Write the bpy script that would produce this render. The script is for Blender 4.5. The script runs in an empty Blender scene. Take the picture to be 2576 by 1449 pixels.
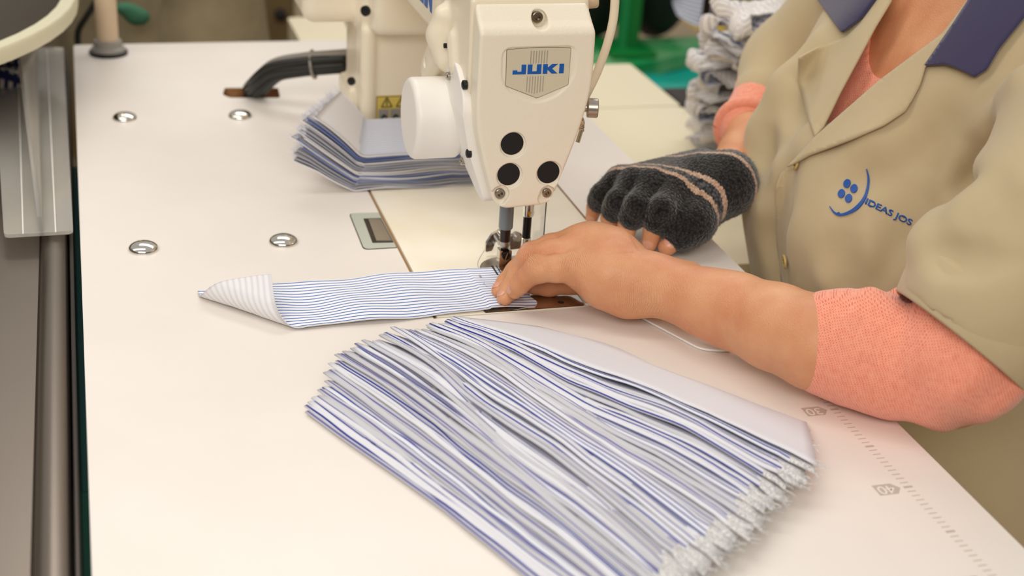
import bpy, bmesh, math, random
import numpy as np
import openvdb as vdb
from mathutils import Vector, Matrix
from mathutils.bvhtree import BVHTree

C = bpy.context.scene.collection
PI = math.pi

# ---------------------------------------------------------------- camera
W, H, F = 2576.0, 1449.0, 3560.05
PITCH, YAW, ROLL = 0.439253278, -0.309250225, 0.0665655102
CAM = np.array([0.0178957541, -0.963463084, 0.496524089])   # metres, z = 0 is the top of the table


def _axes():
    cy, sy = math.cos(YAW), math.sin(YAW)
    f = np.array([-sy * math.cos(PITCH), cy * math.cos(PITCH), -math.sin(PITCH)])
    r = np.array([cy, sy, 0.0])
    u = np.cross(r, f)
    c, s = math.cos(ROLL), math.sin(ROLL)
    return c * r + s * u, -s * r + c * u, f


AR, AU, AF = _axes()
cam_data = bpy.data.cameras.new('camera')
cam_data.sensor_width = 36.0
cam_data.lens = F / W * 36.0
cam_data.clip_start = 0.02
cam_data.clip_end = 60.0
cam_data.dof.use_dof = True
cam_data.dof.focus_distance = 1.08
cam_data.dof.aperture_fstop = 5.4
cam = bpy.data.objects.new('camera', cam_data)
C.objects.link(cam)
cam.matrix_world = Matrix(((AR[0], AU[0], -AF[0], CAM[0]), (AR[1], AU[1], -AF[1], CAM[1]), (AR[2], AU[2], -AF[2], CAM[2]), (0, 0, 0, 1)))
bpy.context.scene.camera = cam

# ---------------------------------------------------------------- light
sc = bpy.context.scene
sc.view_settings.view_transform = 'Standard'
sc.view_settings.look = 'None'
sc.view_settings.gamma = 1.0
sc.view_settings.use_curve_mapping = False
sc.view_settings.exposure = 0.0
world = bpy.data.worlds.new('world')
sc.world = world
world.use_nodes = True
world.node_tree.nodes['Background'].inputs[0].default_value = (1.0, 0.955, 0.90, 1)
world.node_tree.nodes['Background'].inputs[1].default_value = 0.48


def area(name, loc, target, sx, sy, power, col=(1, 0.95, 0.88)):
    l = bpy.data.lights.new(name, 'AREA')
    l.shape = 'RECTANGLE'
    l.size, l.size_y, l.energy, l.color = sx, sy, power, col
    o = bpy.data.objects.new(name, l)
    C.objects.link(o)
    o.location = loc
    d = Vector(target) - Vector(loc)
    o.rotation_euler = d.to_track_quat('-Z', 'Y').to_euler()
    return o


area('ceiling_tube_light', (-0.7, 0.3, 1.9), (0.2, 0.1, 0), 0.4, 2.4, 14)
area('ceiling_tube_light', (0.9, 1.7, 2.0), (0.4, 0.6, 0), 2.6, 0.5, 22)
area('ceiling_tube_light', (-0.6, -2.3, 1.75), (0.3, 0.1, 0.1), 2.6, 1.0, 45)


# ---------------------------------------------------------------- helpers
def ray(px, py):
    return (px - W / 2) / F * AR - (py - H / 2) / F * AU + AF


def onp(px, py, ax, val):
    v = ray(px, py)
    return CAM + v * ((val - CAM[ax]) / v[ax])


def PX(px, py, x): return onp(px, py, 0, x)
def PY(px, py, y): return onp(px, py, 1, y)
def PZ(px, py, z=0.0): return onp(px, py, 2, z)
def PD(px, py, d): return CAM + ray(px, py) * d      # d = depth along the view axis


def pix(P):
    v = np.asarray(P) - CAM
    d = v @ AF
    return W / 2 + F * (v @ AR) / d, H / 2 - F * (v @ AU) / d


def mat(name, col, rough=0.5, metal=0.0, spec=0.5, trans=0.0, sheen=0.0, sss=0.0, coat=0.0, ior=1.45):
    m = bpy.data.materials.new(name)
    m.use_nodes = True
    b = m.node_tree.nodes['Principled BSDF']
    if max(col) > 1.0:
        col = [((c / 255.0) / 12.92 if c / 255.0 <= 0.04045 else ((c / 255.0 + 0.055) / 1.055) ** 2.4) for c in col]
    b.inputs['Base Color'].default_value = (*col[:3], 1)
    b.inputs['Roughness'].default_value = rough
    b.inputs['Metallic'].default_value = metal
    b.inputs['Specular IOR Level'].default_value = spec
    b.inputs['Transmission Weight'].default_value = trans
    b.inputs['Sheen Weight'].default_value = sheen
    b.inputs['Coat Weight'].default_value = coat
    b.inputs['IOR'].default_value = ior
    if sss:
        b.inputs['Subsurface Weight'].default_value = sss
        b.inputs['Subsurface Radius'].default_value = (0.006, 0.0025, 0.0012)
        b.inputs['Subsurface Scale'].default_value = 1.0
    return m


def lin(c):
    return [((v / 255.0) / 12.92 if v / 255.0 <= 0.04045 else ((v / 255.0 + 0.055) / 1.055) ** 2.4) for v in c] + [1]


def nd(m, typ, **kw):
    n = m.node_tree.nodes.new(typ)
    for k, v in kw.items():
        if k in n.inputs.keys():
            n.inputs[k].default_value = v
        else:
            setattr(n, k, v)
    return n


def lk(m, a, b): m.node_tree.links.new(a, b)
def bsdf(m): return m.node_tree.nodes['Principled BSDF']


def noise_bump(m, scale, strength, dist=0.001, detail=3.0, typ='ShaderNodeTexNoise', prev=None, stretch=None):
    tc = nd(m, 'ShaderNodeTexCoord')
    t = nd(m, typ)
    t.inputs['Scale'].default_value = scale
    if 'Detail' in t.inputs: t.inputs['Detail'].default_value = detail
    if stretch:
        mp = nd(m, 'ShaderNodeMapping')
        mp.inputs['Scale'].default_value = stretch
        lk(m, tc.outputs['Object'], mp.inputs[0])
        lk(m, mp.outputs[0], t.inputs['Vector'])
    else:
        lk(m, tc.outputs['Object'], t.inputs['Vector'])
    b = nd(m, 'ShaderNodeBump')
    b.inputs['Strength'].default_value = strength
    b.inputs['Distance'].default_value = dist
    lk(m, t.outputs[0], b.inputs['Height'])
    if prev: lk(m, prev.outputs[0], b.inputs['Normal'])
    lk(m, b.outputs[0], bsdf(m).inputs['Normal'])
    return b


def noise_color(m, c1, c2, scale, lo=0.35, hi=0.65, detail=4.0, stretch=None):
    tc = nd(m, 'ShaderNodeTexCoord')
    t = nd(m, 'ShaderNodeTexNoise')
    t.inputs['Scale'].default_value = scale
    t.inputs['Detail'].default_value = detail
    if stretch:
        mp = nd(m, 'ShaderNodeMapping')
        mp.inputs['Scale'].default_value = stretch
        lk(m, tc.outputs['Object'], mp.inputs[0])
        lk(m, mp.outputs[0], t.inputs['Vector'])
    else:
        lk(m, tc.outputs['Object'], t.inputs['Vector'])
    r = nd(m, 'ShaderNodeValToRGB')
    r.color_ramp.elements[0].position = lo
    r.color_ramp.elements[1].position = hi
    r.color_ramp.elements[0].color = lin(c1)
    r.color_ramp.elements[1].color = lin(c2)
    lk(m, t.outputs[0], r.inputs[0])
    lk(m, r.outputs[0], bsdf(m).inputs['Base Color'])
    return r


def link_mesh(name, me, material, parent=None, smooth=False):
    mats = material if isinstance(material, (list, tuple)) else [material]
    for x in mats:
        if x: me.materials.append(x)
    if smooth:
        me.shade_smooth()
    o = bpy.data.objects.new(name, me)
    C.objects.link(o)
    if parent is not None:
        o.parent = parent
        o.matrix_parent_inverse = Matrix.Translation(parent.location).inverted()
    return o


def obj(name, bm, material, parent=None, smooth=False, angle=None):
    me = bpy.data.meshes.new(name)
    bmesh.ops.recalc_face_normals(bm, faces=bm.faces)
    bm.to_mesh(me)
    bm.free()
    if angle is not None:
        me.shade_smooth()
        ang = math.radians(angle)
        b2 = bmesh.new(); b2.from_mesh(me)
        for e in b2.edges:
            if len(e.link_faces) == 2 and e.calc_face_angle(0) > ang: e.smooth = False
        b2.to_mesh(me); b2.free()
        smooth = False
    return link_mesh(name, me, material, parent, smooth)


def raw(name, verts, faces, material, parent=None, smooth=True):
    me = bpy.data.meshes.new(name)
    me.from_pydata([tuple(map(float, v)) for v in verts], [], [tuple(map(int, f)) for f in faces])
    me.update()
    return link_mesh(name, me, material, parent, smooth)


def tag(o, label=None, cat=None, group=None, kind=None):
    if label: o['label'] = label
    if cat: o['category'] = cat
    if group: o['group'] = group
    if kind: o['kind'] = kind
    return o


def thing(name, label, cat, loc=(0, 0, 0), group=None):
    o = bpy.data.objects.new(name, None)
    o.empty_display_size = 0.02
    C.objects.link(o)
    o.location = loc
    return tag(o, label, cat, group)


def box(bm, lo, hi, bev=0.0, seg=2, rot=None, mi=0):
    r = bmesh.ops.create_cube(bm, size=1.0)
    vs = r['verts']
    lo, hi = Vector(lo), Vector(hi)
    c, s = (lo + hi) / 2, hi - lo
    for v in vs: v.co = Vector((v.co.x * s.x, v.co.y * s.y, v.co.z * s.z))
    fs = set(f for v in vs for f in v.link_faces)
    if bev:
        es = list(set(e for v in vs for e in v.link_edges))
        g = bmesh.ops.bevel(bm, geom=es, offset=bev, segments=seg, affect='EDGES', profile=0.5)
        vs = list(set(vs) & set(bm.verts)) + [v for v in g['verts'] if v.is_valid]
        fs = set(f for v in vs if v.is_valid for f in v.link_faces)
        vs = list(set(v for f in fs for v in f.verts))
    for f in fs:
        if f.is_valid: f.material_index = mi
    for v in vs:
        if rot is not None: v.co = rot @ v.co
        v.co += c
    return vs


def frame_of(d):
    d = Vector(d).normalized()
    a = Vector((0, 0, 1)) if abs(d.z) < 0.9 else Vector((1, 0, 0))
    x = d.cross(a).normalized()
    return x, x.cross(d).normalized(), d


def lathe(bm, base, axis, prof, n=32, caps=True):
    """prof = [(radius, height along axis)]"""
    x, y, z = frame_of(axis)
    b = Vector(base)
    rings = []
    for r, h in prof:
        rings.append([bm.verts.new(b + z * h + (x * math.cos(2 * PI * k / n) + y * math.sin(2 * PI * k / n)) * r) for k in range(n)])
    for a, c in zip(rings, rings[1:]):
        for k in range(n):
            bm.faces.new((a[k], a[(k + 1) % n], c[(k + 1) % n], c[k]))
    if caps:
        if prof[0][0] > 1e-6: bm.faces.new(rings[0][::-1])
        if prof[-1][0] > 1e-6: bm.faces.new(rings[-1])


def catmull(pts, n=8):
    P = [np.array(p, float) for p in pts]
    P = [2 * P[0] - P[1]] + P + [2 * P[-1] - P[-2]]
    out = []
    for i in range(1, len(P) - 2):
        for k in range(n):
            t = k / n
            out.append(0.5 * ((2 * P[i]) + (-P[i - 1] + P[i + 1]) * t + (2 * P[i - 1] - 5 * P[i] + 4 * P[i + 1] - P[i + 2]) * t * t + (-P[i - 1] + 3 * P[i] - 3 * P[i + 1] + P[i + 2]) * t ** 3))
    out.append(P[-2])
    return out


def tube(bm, pts, r, n=10, smooth=6, caps=True):
    pts = catmull(pts, smooth) if smooth else [np.array(p, float) for p in pts]
    m = len(pts)
    rs = [r] * m if not hasattr(r, '__len__') else list(np.interp(np.linspace(0, 1, m), np.linspace(0, 1, len(r)), r))
    up = None
    rings = []
    for i, p in enumerate(pts):
        d = Vector(pts[min(i + 1, m - 1)] - pts[max(i - 1, 0)])
        if d.length < 1e-9: d = Vector((0, 0, 1))
        d.normalize()
        if up is None:
            up = frame_of(d)[0]
        x = (up - d * up.dot(d)).normalized()
        up = x
        y = d.cross(x)
        rings.append([bm.verts.new(Vector(p) + (x * math.cos(2 * PI * k / n) + y * math.sin(2 * PI * k / n)) * rs[i]) for k in range(n)])
    for a, c in zip(rings, rings[1:]):
        for k in range(n):
            bm.faces.new((a[k], a[(k + 1) % n], c[(k + 1) % n], c[k]))
    if caps:
        bm.faces.new(rings[0][::-1]); bm.faces.new(rings[-1])


def prism(bm, outer, holes, a, b, fn, bevel=0.0):
    """2-D outline (with holes) between heights a and b; fn(u, v, w) -> 3-D point"""
    loops = [outer] + list(holes)
    for w, flip in ((a, True), (b, False)):
        es = []
        for lp in loops:
            vs = [bm.verts.new(fn(p[0], p[1], w)) for p in lp]
            es += [bm.edges.new((vs[i], vs[(i + 1) % len(vs)])) for i in range(len(vs))]
        bmesh.ops.triangle_fill(bm, edges=es, use_beauty=True)
    for lp in loops:
        lo = [fn(p[0], p[1], a) for p in lp]
        hi = [fn(p[0], p[1], b) for p in lp]
        n = len(lp)
        vl = [bm.verts.new(p) for p in lo]; vh = [bm.verts.new(p) for p in hi]
        for i in range(n):
            bm.faces.new((vl[i], vl[(i + 1) % n], vh[(i + 1) % n], vh[i]))
    bmesh.ops.remove_doubles(bm, verts=bm.verts, dist=1e-6)


def rrect(x0, y0, x1, y1, r, n=5):
    out = []
    for cx, cy, a in ((x1 - r, y1 - r, 0), (x0 + r, y1 - r, 90), (x0 + r, y0 + r, 180), (x1 - r, y0 + r, 270)):
        for k in range(n + 1):
            t = math.radians(a + 90 * k / n)
            out.append((cx + r * math.cos(t), cy + r * math.sin(t)))
    return out


def round_poly(pts, r, n=4):
    out = []
    m = len(pts)
    rr = r if hasattr(r, '__len__') else [r] * m
    for i in range(m):
        p = np.array(pts[i], float); a = np.array(pts[i - 1], float); b = np.array(pts[(i + 1) % m], float)
        da, db = a - p, b - p
        la, lb = np.linalg.norm(da), np.linalg.norm(db)
        q = min(rr[i], la * .49, lb * .49)
        if q < 1e-7: out.append(tuple(p)); continue
        A, B = p + da / la * q, p + db / lb * q
        for k in range(n + 1):
            t = k / n
            out.append(tuple((1 - t) ** 2 * A + 2 * t * (1 - t) * p + t * t * B))
    return out


def circle(cx, cy, r, n=24): return [(cx + r * math.cos(2 * PI * k / n), cy + r * math.sin(2 * PI * k / n)) for k in range(n)]


def text_mesh(s, size, thick=0.0, bold=0.0):
    cu = bpy.data.curves.new('txt', 'FONT')
    cu.body = s; cu.size = size; cu.extrude = thick; cu.offset = bold
    cu.align_x = 'CENTER'; cu.align_y = 'CENTER'
    o = bpy.data.objects.new('txt', cu)
    C.objects.link(o)
    dg = bpy.context.evaluated_depsgraph_get()
    me = bpy.data.meshes.new_from_object(o.evaluated_get(dg))
    bpy.data.objects.remove(o); bpy.data.curves.remove(cu)
    return me


# ---------------------------------------------------------------- solid fields (smooth unions of shapes, meshed once)
class Solid:
    def __init__(s, lo, hi, h):
        s.lo = np.array(lo, float); s.h = h
        s.n = np.ceil((np.array(hi) - s.lo) / h).astype(int) + 1
        s.ax = [(s.lo[i] + np.arange(s.n[i]) * h).astype(np.float32) for i in range(3)]
        s.f = np.full(s.n, 0.05, np.float32)

    def win(s, lo, hi):
        a = np.clip(np.floor((np.array(lo) - s.lo) / s.h).astype(int), 0, s.n - 1)
        b = np.clip(np.ceil((np.array(hi) - s.lo) / s.h).astype(int) + 1, a + 1, s.n)
        sl = tuple(slice(a[i], b[i]) for i in range(3))
        return sl, s.ax[0][sl[0]][:, None, None], s.ax[1][sl[1]][None, :, None], s.ax[2][sl[2]][None, None, :]

    def put(s, sl, d, k, mode='add'):
        f = s.f[sl]
        if mode == 'add':
            if k > 0:
                hh = np.maximum(k - np.abs(f - d), 0) / k
                s.f[sl] = np.minimum(f, d) - hh * hh * k * 0.25
            else: s.f[sl] = np.minimum(f, d)
        elif mode == 'cut':
            d = -d
            if k > 0:
                hh = np.maximum(k - np.abs(f - d), 0) / k
                s.f[sl] = np.maximum(f, d) + hh * hh * k * 0.25
            else: s.f[sl] = np.maximum(f, d)

    def cone(s, p0, r0, p1, r1, k=0.0, mode='add', sq=None):
        p0, p1 = np.array(p0, float), np.array(p1, float)
        m = max(r0, r1) * (1 if sq is None else max(1, max(sq))) + k + 3 * s.h
        sl, X, Y, Z = s.win(np.minimum(p0, p1) - m, np.maximum(p0, p1) + m)
        d = p1 - p0
        L = max(d @ d, 1e-12)
        t = np.clip(((X - p0[0]) * d[0] + (Y - p0[1]) * d[1] + (Z - p0[2]) * d[2]) / L, 0, 1)
        sx, sy, sz = (1, 1, 1) if sq is None else sq
        q = np.sqrt(((X - p0[0] - t * d[0]) / sx) ** 2 + ((Y - p0[1] - t * d[1]) / sy) ** 2 + ((Z - p0[2] - t * d[2]) / sz) ** 2)
        s.put(sl, q - (r0 + t * (r1 - r0)), k, mode)

    def chain(s, pts, rs, k=0.0, mode='add', kk=None, sq=None):
        for i in range(len(pts) - 1):
            s.cone(pts[i], rs[i], pts[i + 1], rs[i + 1], k if i == 0 else (kk if kk is not None else k), mode, sq)

    def ell(s, c, r, k=0.0, mode='add', R=None):
        c, r = np.array(c, float), np.array(r, float)
        m = max(r) + k + 3 * s.h
        sl, X, Y, Z = s.win(c - m, c + m)
        x, y, z = X - c[0], Y - c[1], Z - c[2]
        if R is not None:
            x, y, z = (R[0][0] * x + R[0][1] * y + R[0][2] * z), (R[1][0] * x + R[1][1] * y + R[1][2] * z), (R[2][0] * x + R[2][1] * y + R[2][2] * z)
        q = np.sqrt((x / r[0]) ** 2 + (y / r[1]) ** 2 + (z / r[2]) ** 2)
        s.put(sl, (q - 1) * min(r), k, mode)

    def box(s, lo, hi, r=0.003, k=0.0, mode='add'):
        lo, hi = np.array(lo, float), np.array(hi, float)
        m = k + 4 * s.h
        sl, X, Y, Z = s.win(lo - m, hi + m)
        c, e = (lo + hi) / 2, (hi - lo) / 2 - r
        a, b, g = np.abs(X - c[0]) - e[0], np.abs(Y - c[1]) - e[1], np.abs(Z - c[2]) - e[2]
        d = np.sqrt(np.maximum(a, 0) ** 2 + np.maximum(b, 0) ** 2 + np.maximum(g, 0) ** 2) + np.minimum(np.maximum(np.maximum(a, b), g), 0) - r
        s.put(sl, d, k, mode)

    def cyl(s, p0, p1, rad, rnd=0.001, k=0.0, mode='add'):
        p0, p1 = np.array(p0, float), np.array(p1, float)
        m = rad + k + 3 * s.h
        sl, X, Y, Z = s.win(np.minimum(p0, p1) - m, np.maximum(p0, p1) + m)
        d = p1 - p0; L = np.linalg.norm(d); d = d / L
        t = (X - p0[0]) * d[0] + (Y - p0[1]) * d[1] + (Z - p0[2]) * d[2]
        q = np.sqrt(np.maximum((X - p0[0] - t * d[0]) ** 2 + (Y - p0[1] - t * d[1]) ** 2 + (Z - p0[2] - t * d[2]) ** 2, 0))
        a, b = q - rad + rnd, np.abs(t - L / 2) - L / 2 + rnd
        s.put(sl, np.sqrt(np.maximum(a, 0) ** 2 + np.maximum(b, 0) ** 2) + np.minimum(np.maximum(a, b), 0) - rnd, k, mode)

    def poly(s, pts, ax, a, b, rnd=0.002, k=0.0, mode='add', rp=0.0):
        """polygon in the two axes other than ax, extruded from a to b; rnd rounds the rims, rp the outline"""
        pts = np.array(pts, float)
        o = [i for i in range(3) if i != ax]
        lo, hi = np.zeros(3), np.zeros(3)
        lo[o[0]], lo[o[1]] = pts.min(0); hi[o[0]], hi[o[1]] = pts.max(0)
        lo[ax], hi[ax] = a, b
        m = k + 4 * s.h
        sl, X, Y, Z = s.win(lo - m, hi + m)
        G = [X, Y, Z]
        U, V, T = G[o[0]], G[o[1]], G[ax]
        U2, V2 = np.broadcast_arrays(U, V)
        d2 = np.full(U2.shape, 1e9, np.float32)
        ins = np.zeros(U2.shape, bool)
        for i in range(len(pts)):
            p, q = pts[i], pts[(i + 1) % len(pts)]
            e = q - p
            t = np.clip(((U2 - p[0]) * e[0] + (V2 - p[1]) * e[1]) / (e @ e + 1e-15), 0, 1)
            d2 = np.minimum(d2, (U2 - p[0] - t * e[0]) ** 2 + (V2 - p[1] - t * e[1]) ** 2)
            if abs(e[1]) > 1e-12:
                c = ((p[1] > V2) != (q[1] > V2)) & (U2 < e[0] * (V2 - p[1]) / e[1] + p[0])
                ins ^= c
        d = np.sqrt(d2) * np.where(ins, -1, 1) - rp
        A, B = d + rnd, np.abs(T - (a + b) / 2) - (b - a) / 2 + rnd
        s.put(sl, np.sqrt(np.maximum(A, 0) ** 2 + np.maximum(B, 0) ** 2) + np.minimum(np.maximum(A, B), 0) - rnd, k, mode)

    def smooth(s, it=1):
        for _ in range(it):
            for a in range(3):
                f = s.f
                g = f.copy()
                sa = [slice(None)] * 3; sb = [slice(None)] * 3; sc_ = [slice(None)] * 3
                sa[a], sb[a], sc_[a] = slice(0, -2), slice(1, -1), slice(2, None)
                g[tuple(sb)] = 0.25 * f[tuple(sa)] + 0.5 * f[tuple(sb)] + 0.25 * f[tuple(sc_)]
                s.f = g

    def mesh(s):
        g = vdb.FloatGrid(1.0)
        f = np.ascontiguousarray(np.clip(s.f, -3 * s.h, 3 * s.h))
        for a in range(3):                       # close the solid at the block's own walls
            sl = [slice(None)] * 3
            for e in (0, -1):
                sl[a] = e
                f[tuple(sl)] = np.maximum(f[tuple(sl)], s.h)
        g.copyFromArray(f)
        P, Q = g.convertToQuads(0.0)
        P = np.array(P) * s.h + s.lo
        return P, np.array(Q)


def fast_mesh(name, P, Q):
    me = bpy.data.meshes.new(name)
    me.vertices.add(len(P)); me.vertices.foreach_set('co', np.asarray(P, np.float32).ravel())
    nq = len(Q)
    me.loops.add(nq * 4); me.loops.foreach_set('vertex_index', np.asarray(Q, np.int32).ravel())
    me.polygons.add(nq); me.polygons.foreach_set('loop_start', np.arange(0, nq * 4, 4, dtype=np.int32))
    me.update(calc_edges=True)
    me.validate()
    # outward normals
    a, b, c, d = (P[Q[:, i]] for i in range(4))
    vol = (np.cross(b - a, c - a) * (a - P.mean(0))).sum()
    if vol < 0:
        me.flip_normals()
    me.shade_smooth()
    return me


def solid_obj(name, S, material, parent=None):
    P, Q = S.mesh()
    return link_mesh(name, fast_mesh(name, P, Q), material, parent)
# ---------------------------------------------------------------- materials
M = {}
M['laminate'] = mat('white laminate', (248, 241, 233), 0.3, spec=0.45)
noise_color(M['laminate'], (239, 231, 223), (243, 236, 229), 9, 0.3, 0.7, 5)
M['board'] = mat('board edge', (150, 104, 62), 0.7)
noise_color(M['board'], (128, 84, 48), (170, 122, 78), 60)
M['cream'] = mat('cream enamel', (240, 229, 207), 0.32, spec=0.5)
M['face'] = mat('textured cream enamel', (247, 238, 218), 0.42, spec=0.45)
noise_bump(M['face'], 620, 0.35, 0.0006, 2)
M['arm'] = mat('arm enamel', (244, 233, 210), 0.3)
noise_bump(M['arm'], 500, 0.12, 0.0004, 2)
M['whiteplastic'] = mat('white plastic', (246, 242, 235), 0.38)
M['bed'] = mat('bed enamel', (243, 235, 216), 0.28)
noise_color(M['bed'], (240, 230, 208), (246, 239, 224), 14)
M['chrome'] = mat('chrome', (225, 222, 215), 0.12, 1.0)
M['steel'] = mat('brushed steel', (185, 178, 168), 0.32, 1.0)
M['screwsteel'] = mat('aged screw steel', (150, 140, 124), 0.3, 1.0)
M['polished'] = mat('polished steel plate', (200, 192, 182), 0.08, 1.0)
M['darksteel'] = mat('dark steel', (70, 62, 58), 0.25, 0.9)
M['blacksteel'] = mat('black oxide steel', (38, 34, 34), 0.22, 0.6)
M['greysleeve'] = mat('grey sleeve', (126, 134, 138), 0.4, 0.3)
M['black'] = mat('black rubber', (17, 17, 18), 0.5)
noise_bump(M['black'], 400, 0.15, 0.0004)
M['dark'] = mat('dark void', (24, 22, 20), 0.7)
M['blue'] = mat('blue ink', (16, 92, 178), 0.4)
M['badge'] = mat('badge face', (224, 215, 190), 0.25, 0.1)
M['silverink'] = mat('silver ink', (215, 212, 200), 0.3, 0.7)
M['ink'] = mat('grey ink', (196, 184, 172), 0.6)
M['yellow'] = mat('yellow label', (214, 190, 92), 0.5)
M['labelgrey'] = mat('label grey', (150, 146, 142), 0.5)
M['hinge'] = mat('pale green grey zinc', (198, 204, 192), 0.4, 0.2)
M['amber'] = mat('amber grease', (214, 160, 50), 0.3)
M['pole'] = mat('beige plastic tube', (214, 190, 160), 0.4)
M['greyplastic'] = mat('grey plastic', (150, 145, 138), 0.45)
M['cable'] = mat('black cable', (34, 33, 31), 0.45)
M['greycable'] = mat('grey cable', (134, 128, 120), 0.45)
M['inox'] = mat('brushed inox', (138, 128, 119), 0.34, 0.92)
noise_bump(M['inox'], 300, 0.08, 0.0003, 2, stretch=(1, 0.05, 1))
M['acrylic'] = mat('clear acrylic', (244, 240, 232), 0.12, trans=0.72, ior=1.3)
M['teal'] = mat('teal plastic', (20, 118, 122), 0.45)
M['floor'] = mat('floor', (188, 170, 142), 0.6)
noise_color(M['floor'], (168, 148, 118), (190, 170, 140), 3)
M['wall'] = mat('wall', (150, 140, 120), 0.8)
M['gapfill'] = mat('brown seal', (158, 126, 84), 0.8)

# ---------------------------------------------------------------- the room
FZ = -0.76
bm = bmesh.new(); box(bm, (-4, -3, FZ - 0.1), (6, 9, FZ)); tag(obj('floor', bm, M['floor']), 'beige workshop floor', None, kind='structure')
bm = bmesh.new(); box(bm, (-4, 9, FZ), (6, 9.1, 2.4)); tag(obj('wall_back', bm, M['wall']), None, None, kind='structure')
bm = bmesh.new(); box(bm, (-4.1, -3, FZ), (-4, 9, 2.4)); tag(obj('wall_left', bm, M['wall']), None, None, kind='structure')

bm = bmesh.new(); box(bm, (6, -3, FZ), (6.1, 9, 2.4)); tag(obj('wall_right', bm, M['wall']), None, None, kind='structure')
bm = bmesh.new(); box(bm, (-4, -3.1, FZ), (6, -3, 2.4)); tag(obj('wall_front', bm, M['wall']), None, None, kind='structure')

# ---------------------------------------------------------------- the sewing table
TX1, TY0, TY1 = 0.55, -0.42, 0.7916
BX0, BX1, BY0, BY1 = 0.2657, 0.4487, 0.0, 0.478
table = thing('sewing_table', 'white laminate sewing machine table with a printed ruler on the operator edge', 'table', (0.3, 0.2, FZ))
slot = [tuple(PZ(*p)[:2]) for p in ((565, 221), (700, 221), (705, 246), (578, 246), (560, 238))]
slot = round_poly([slot[0], slot[1], slot[2], slot[3], slot[4]], 0.004)
hole = [(BX0 - .003, BY0 - .0015), (BX1 + .002, BY0 - .0015), (BX1 + .002, BY1 + .002), (BX0 - .003, BY1 + .002)]
bm = bmesh.new()
outer = rrect(0, TY0, TX1, TY1, 0.006)
prism(bm, outer, [hole, slot], -0.028, 0.0, lambda u, v, w: (u, v, w))
for f in bm.faces:
    c = f.calc_center_median()
    if abs(f.normal.z) < 0.5 and -0.0 < c.x < TX1 - .001 and c.x > 0.001 and TY0 + .001 < c.y < TY1 - .001: f.material_index = 1
top = obj('tabletop', bm, [M['laminate'], M['board']], table)
tag(top, 'white laminate tabletop')
bm = bmesh.new()
for lo, hi in (((0.04, -0.36, -.07), (0.52, -0.32, -.03)), ((0.04, .70, -.07), (.52, .74, -.03)), ((.25, -.36, -.12), (.29, .74, -.07))): box(bm, lo, hi, .003)
obj('frame', bm, M['whiteplastic'], table)
for x in (.06, .46):
    for y in (-.34, .72):
        bm = bmesh.new(); box(bm, (x, y - .02, FZ), (x + .04, y + .02, -.07), .003); obj('leg', bm, M['whiteplastic'], table)
bm = bmesh.new()
box(bm, (BX0 - .003, BY0, -.006), (BX0 - .0002, BY1, -.0016)); box(bm, (BX1 + .0002, BY0, -.006), (BX1 + .002, BY1, -.0016)); 
obj('gap_seal', bm, M['gapfill'], table)
# printed ruler: flat ink 0.1 mm proud
bm = bmesh.new()
for k in range(-14, 46):
    y = -0.189 - 0.0051 * k
    if y < TY0 + .01: break
    bold = (k % 10 == 0)
    w, t = (0.0065, 0.0011) if bold else (0.0060, 0.00045)
    box(bm, (.5105, y - t, 0), (.5105 + w, y + t, .00008))
obj('ruler_ticks', bm, M['ink'], table)
for num, y in (('30', -0.189), ('40', -0.291), ('50', -0.392)):
    bm = bmesh.new()
    cx = .4985
    prism(bm, [(cx - .0085, y - .006), (cx + .005, y - .006), (cx + .0095, y), (cx + .005, y + .006), (cx - .0085, y + .006)], [], 0, .00006, lambda u, v, w: (u, v, w))
    b = obj('ruler_badge', bm, M['ink'], table)
    me = text_mesh(num, 0.0125, 0.00003, 0.0001)
    me.transform(Matrix.Translation((cx - .001, y, .0001)) @ Matrix.Rotation(PI, 4, 'Z'))
    link_mesh('ruler_number', me, M['laminate'], table)
# domed screw caps
def dome(loc, r=.0126, hgt=.0062, nm='screw_cap', par=None):
    bm = bmesh.new()
    prof = [(r, 0), (r, .0006)] + [(r * math.cos(a), .0006 + hgt * math.sin(a)) for a in np.linspace(0.12, PI / 2 - .05, 9)] + [(0.0002, .0006 + hgt)]
    lathe(bm, loc, (0, 0, 1), prof, 36)
    return obj(nm, bm, M['chrome'], par, angle=50)
for p in ((314, 298), (604, 293), (361, 627), (713, 609)):
    q = PZ(*p); dome((q[0], q[1], 0), par=table)
# hinge plate let into the tabletop
hp = [PZ(*p)[:2] for p in ((880, 538), (960, 536), (1003, 628), (916, 628))]
bm = bmesh.new()
prism(bm, round_poly([hp[0], (BX0 - .0035, hp[1][1]), (BX0 - .0035, hp[3][1]), hp[3]], [.006, .001, .001, .006]), [], 0.0, .0007, lambda u, v, w: (u, v, w))
hinge = obj('hinge_plate', bm, M['hinge'], table)
bm = bmesh.new()
prism(bm, round_poly([hp[0] + (-.0008, .0008), (BX0 - .0031, hp[1][1] + .0008), (BX0 - .0031, hp[3][1] - .0008), hp[3] + (-.0008, -.0008)], [.006, .001, .001, .006]), [], 0.0, .0003, lambda u, v, w: (u, v, w))
obj('hinge_plate_rim', bm, M['darksteel'], hinge)
ip = [PZ(*p)[:2] for p in ((914, 552), (958, 551), (990, 612), (937, 613))]
bm = bmesh.new(); prism(bm, ip, [], .0007, .0010, lambda u, v, w: (u, v, w)); obj('hinge_pocket', bm, M['darksteel'], hinge)
bm = bmesh.new(); prism(bm, [ip[0] + (.004, -.003), ip[1] + (-.001, -.003), ip[2] + (-.001, .003), ip[3] + (.004, .003)], [], .0010, .0016, lambda u, v, w: (u, v, w)); obj('hinge_leaf', bm, M['steel'], hinge)

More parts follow.
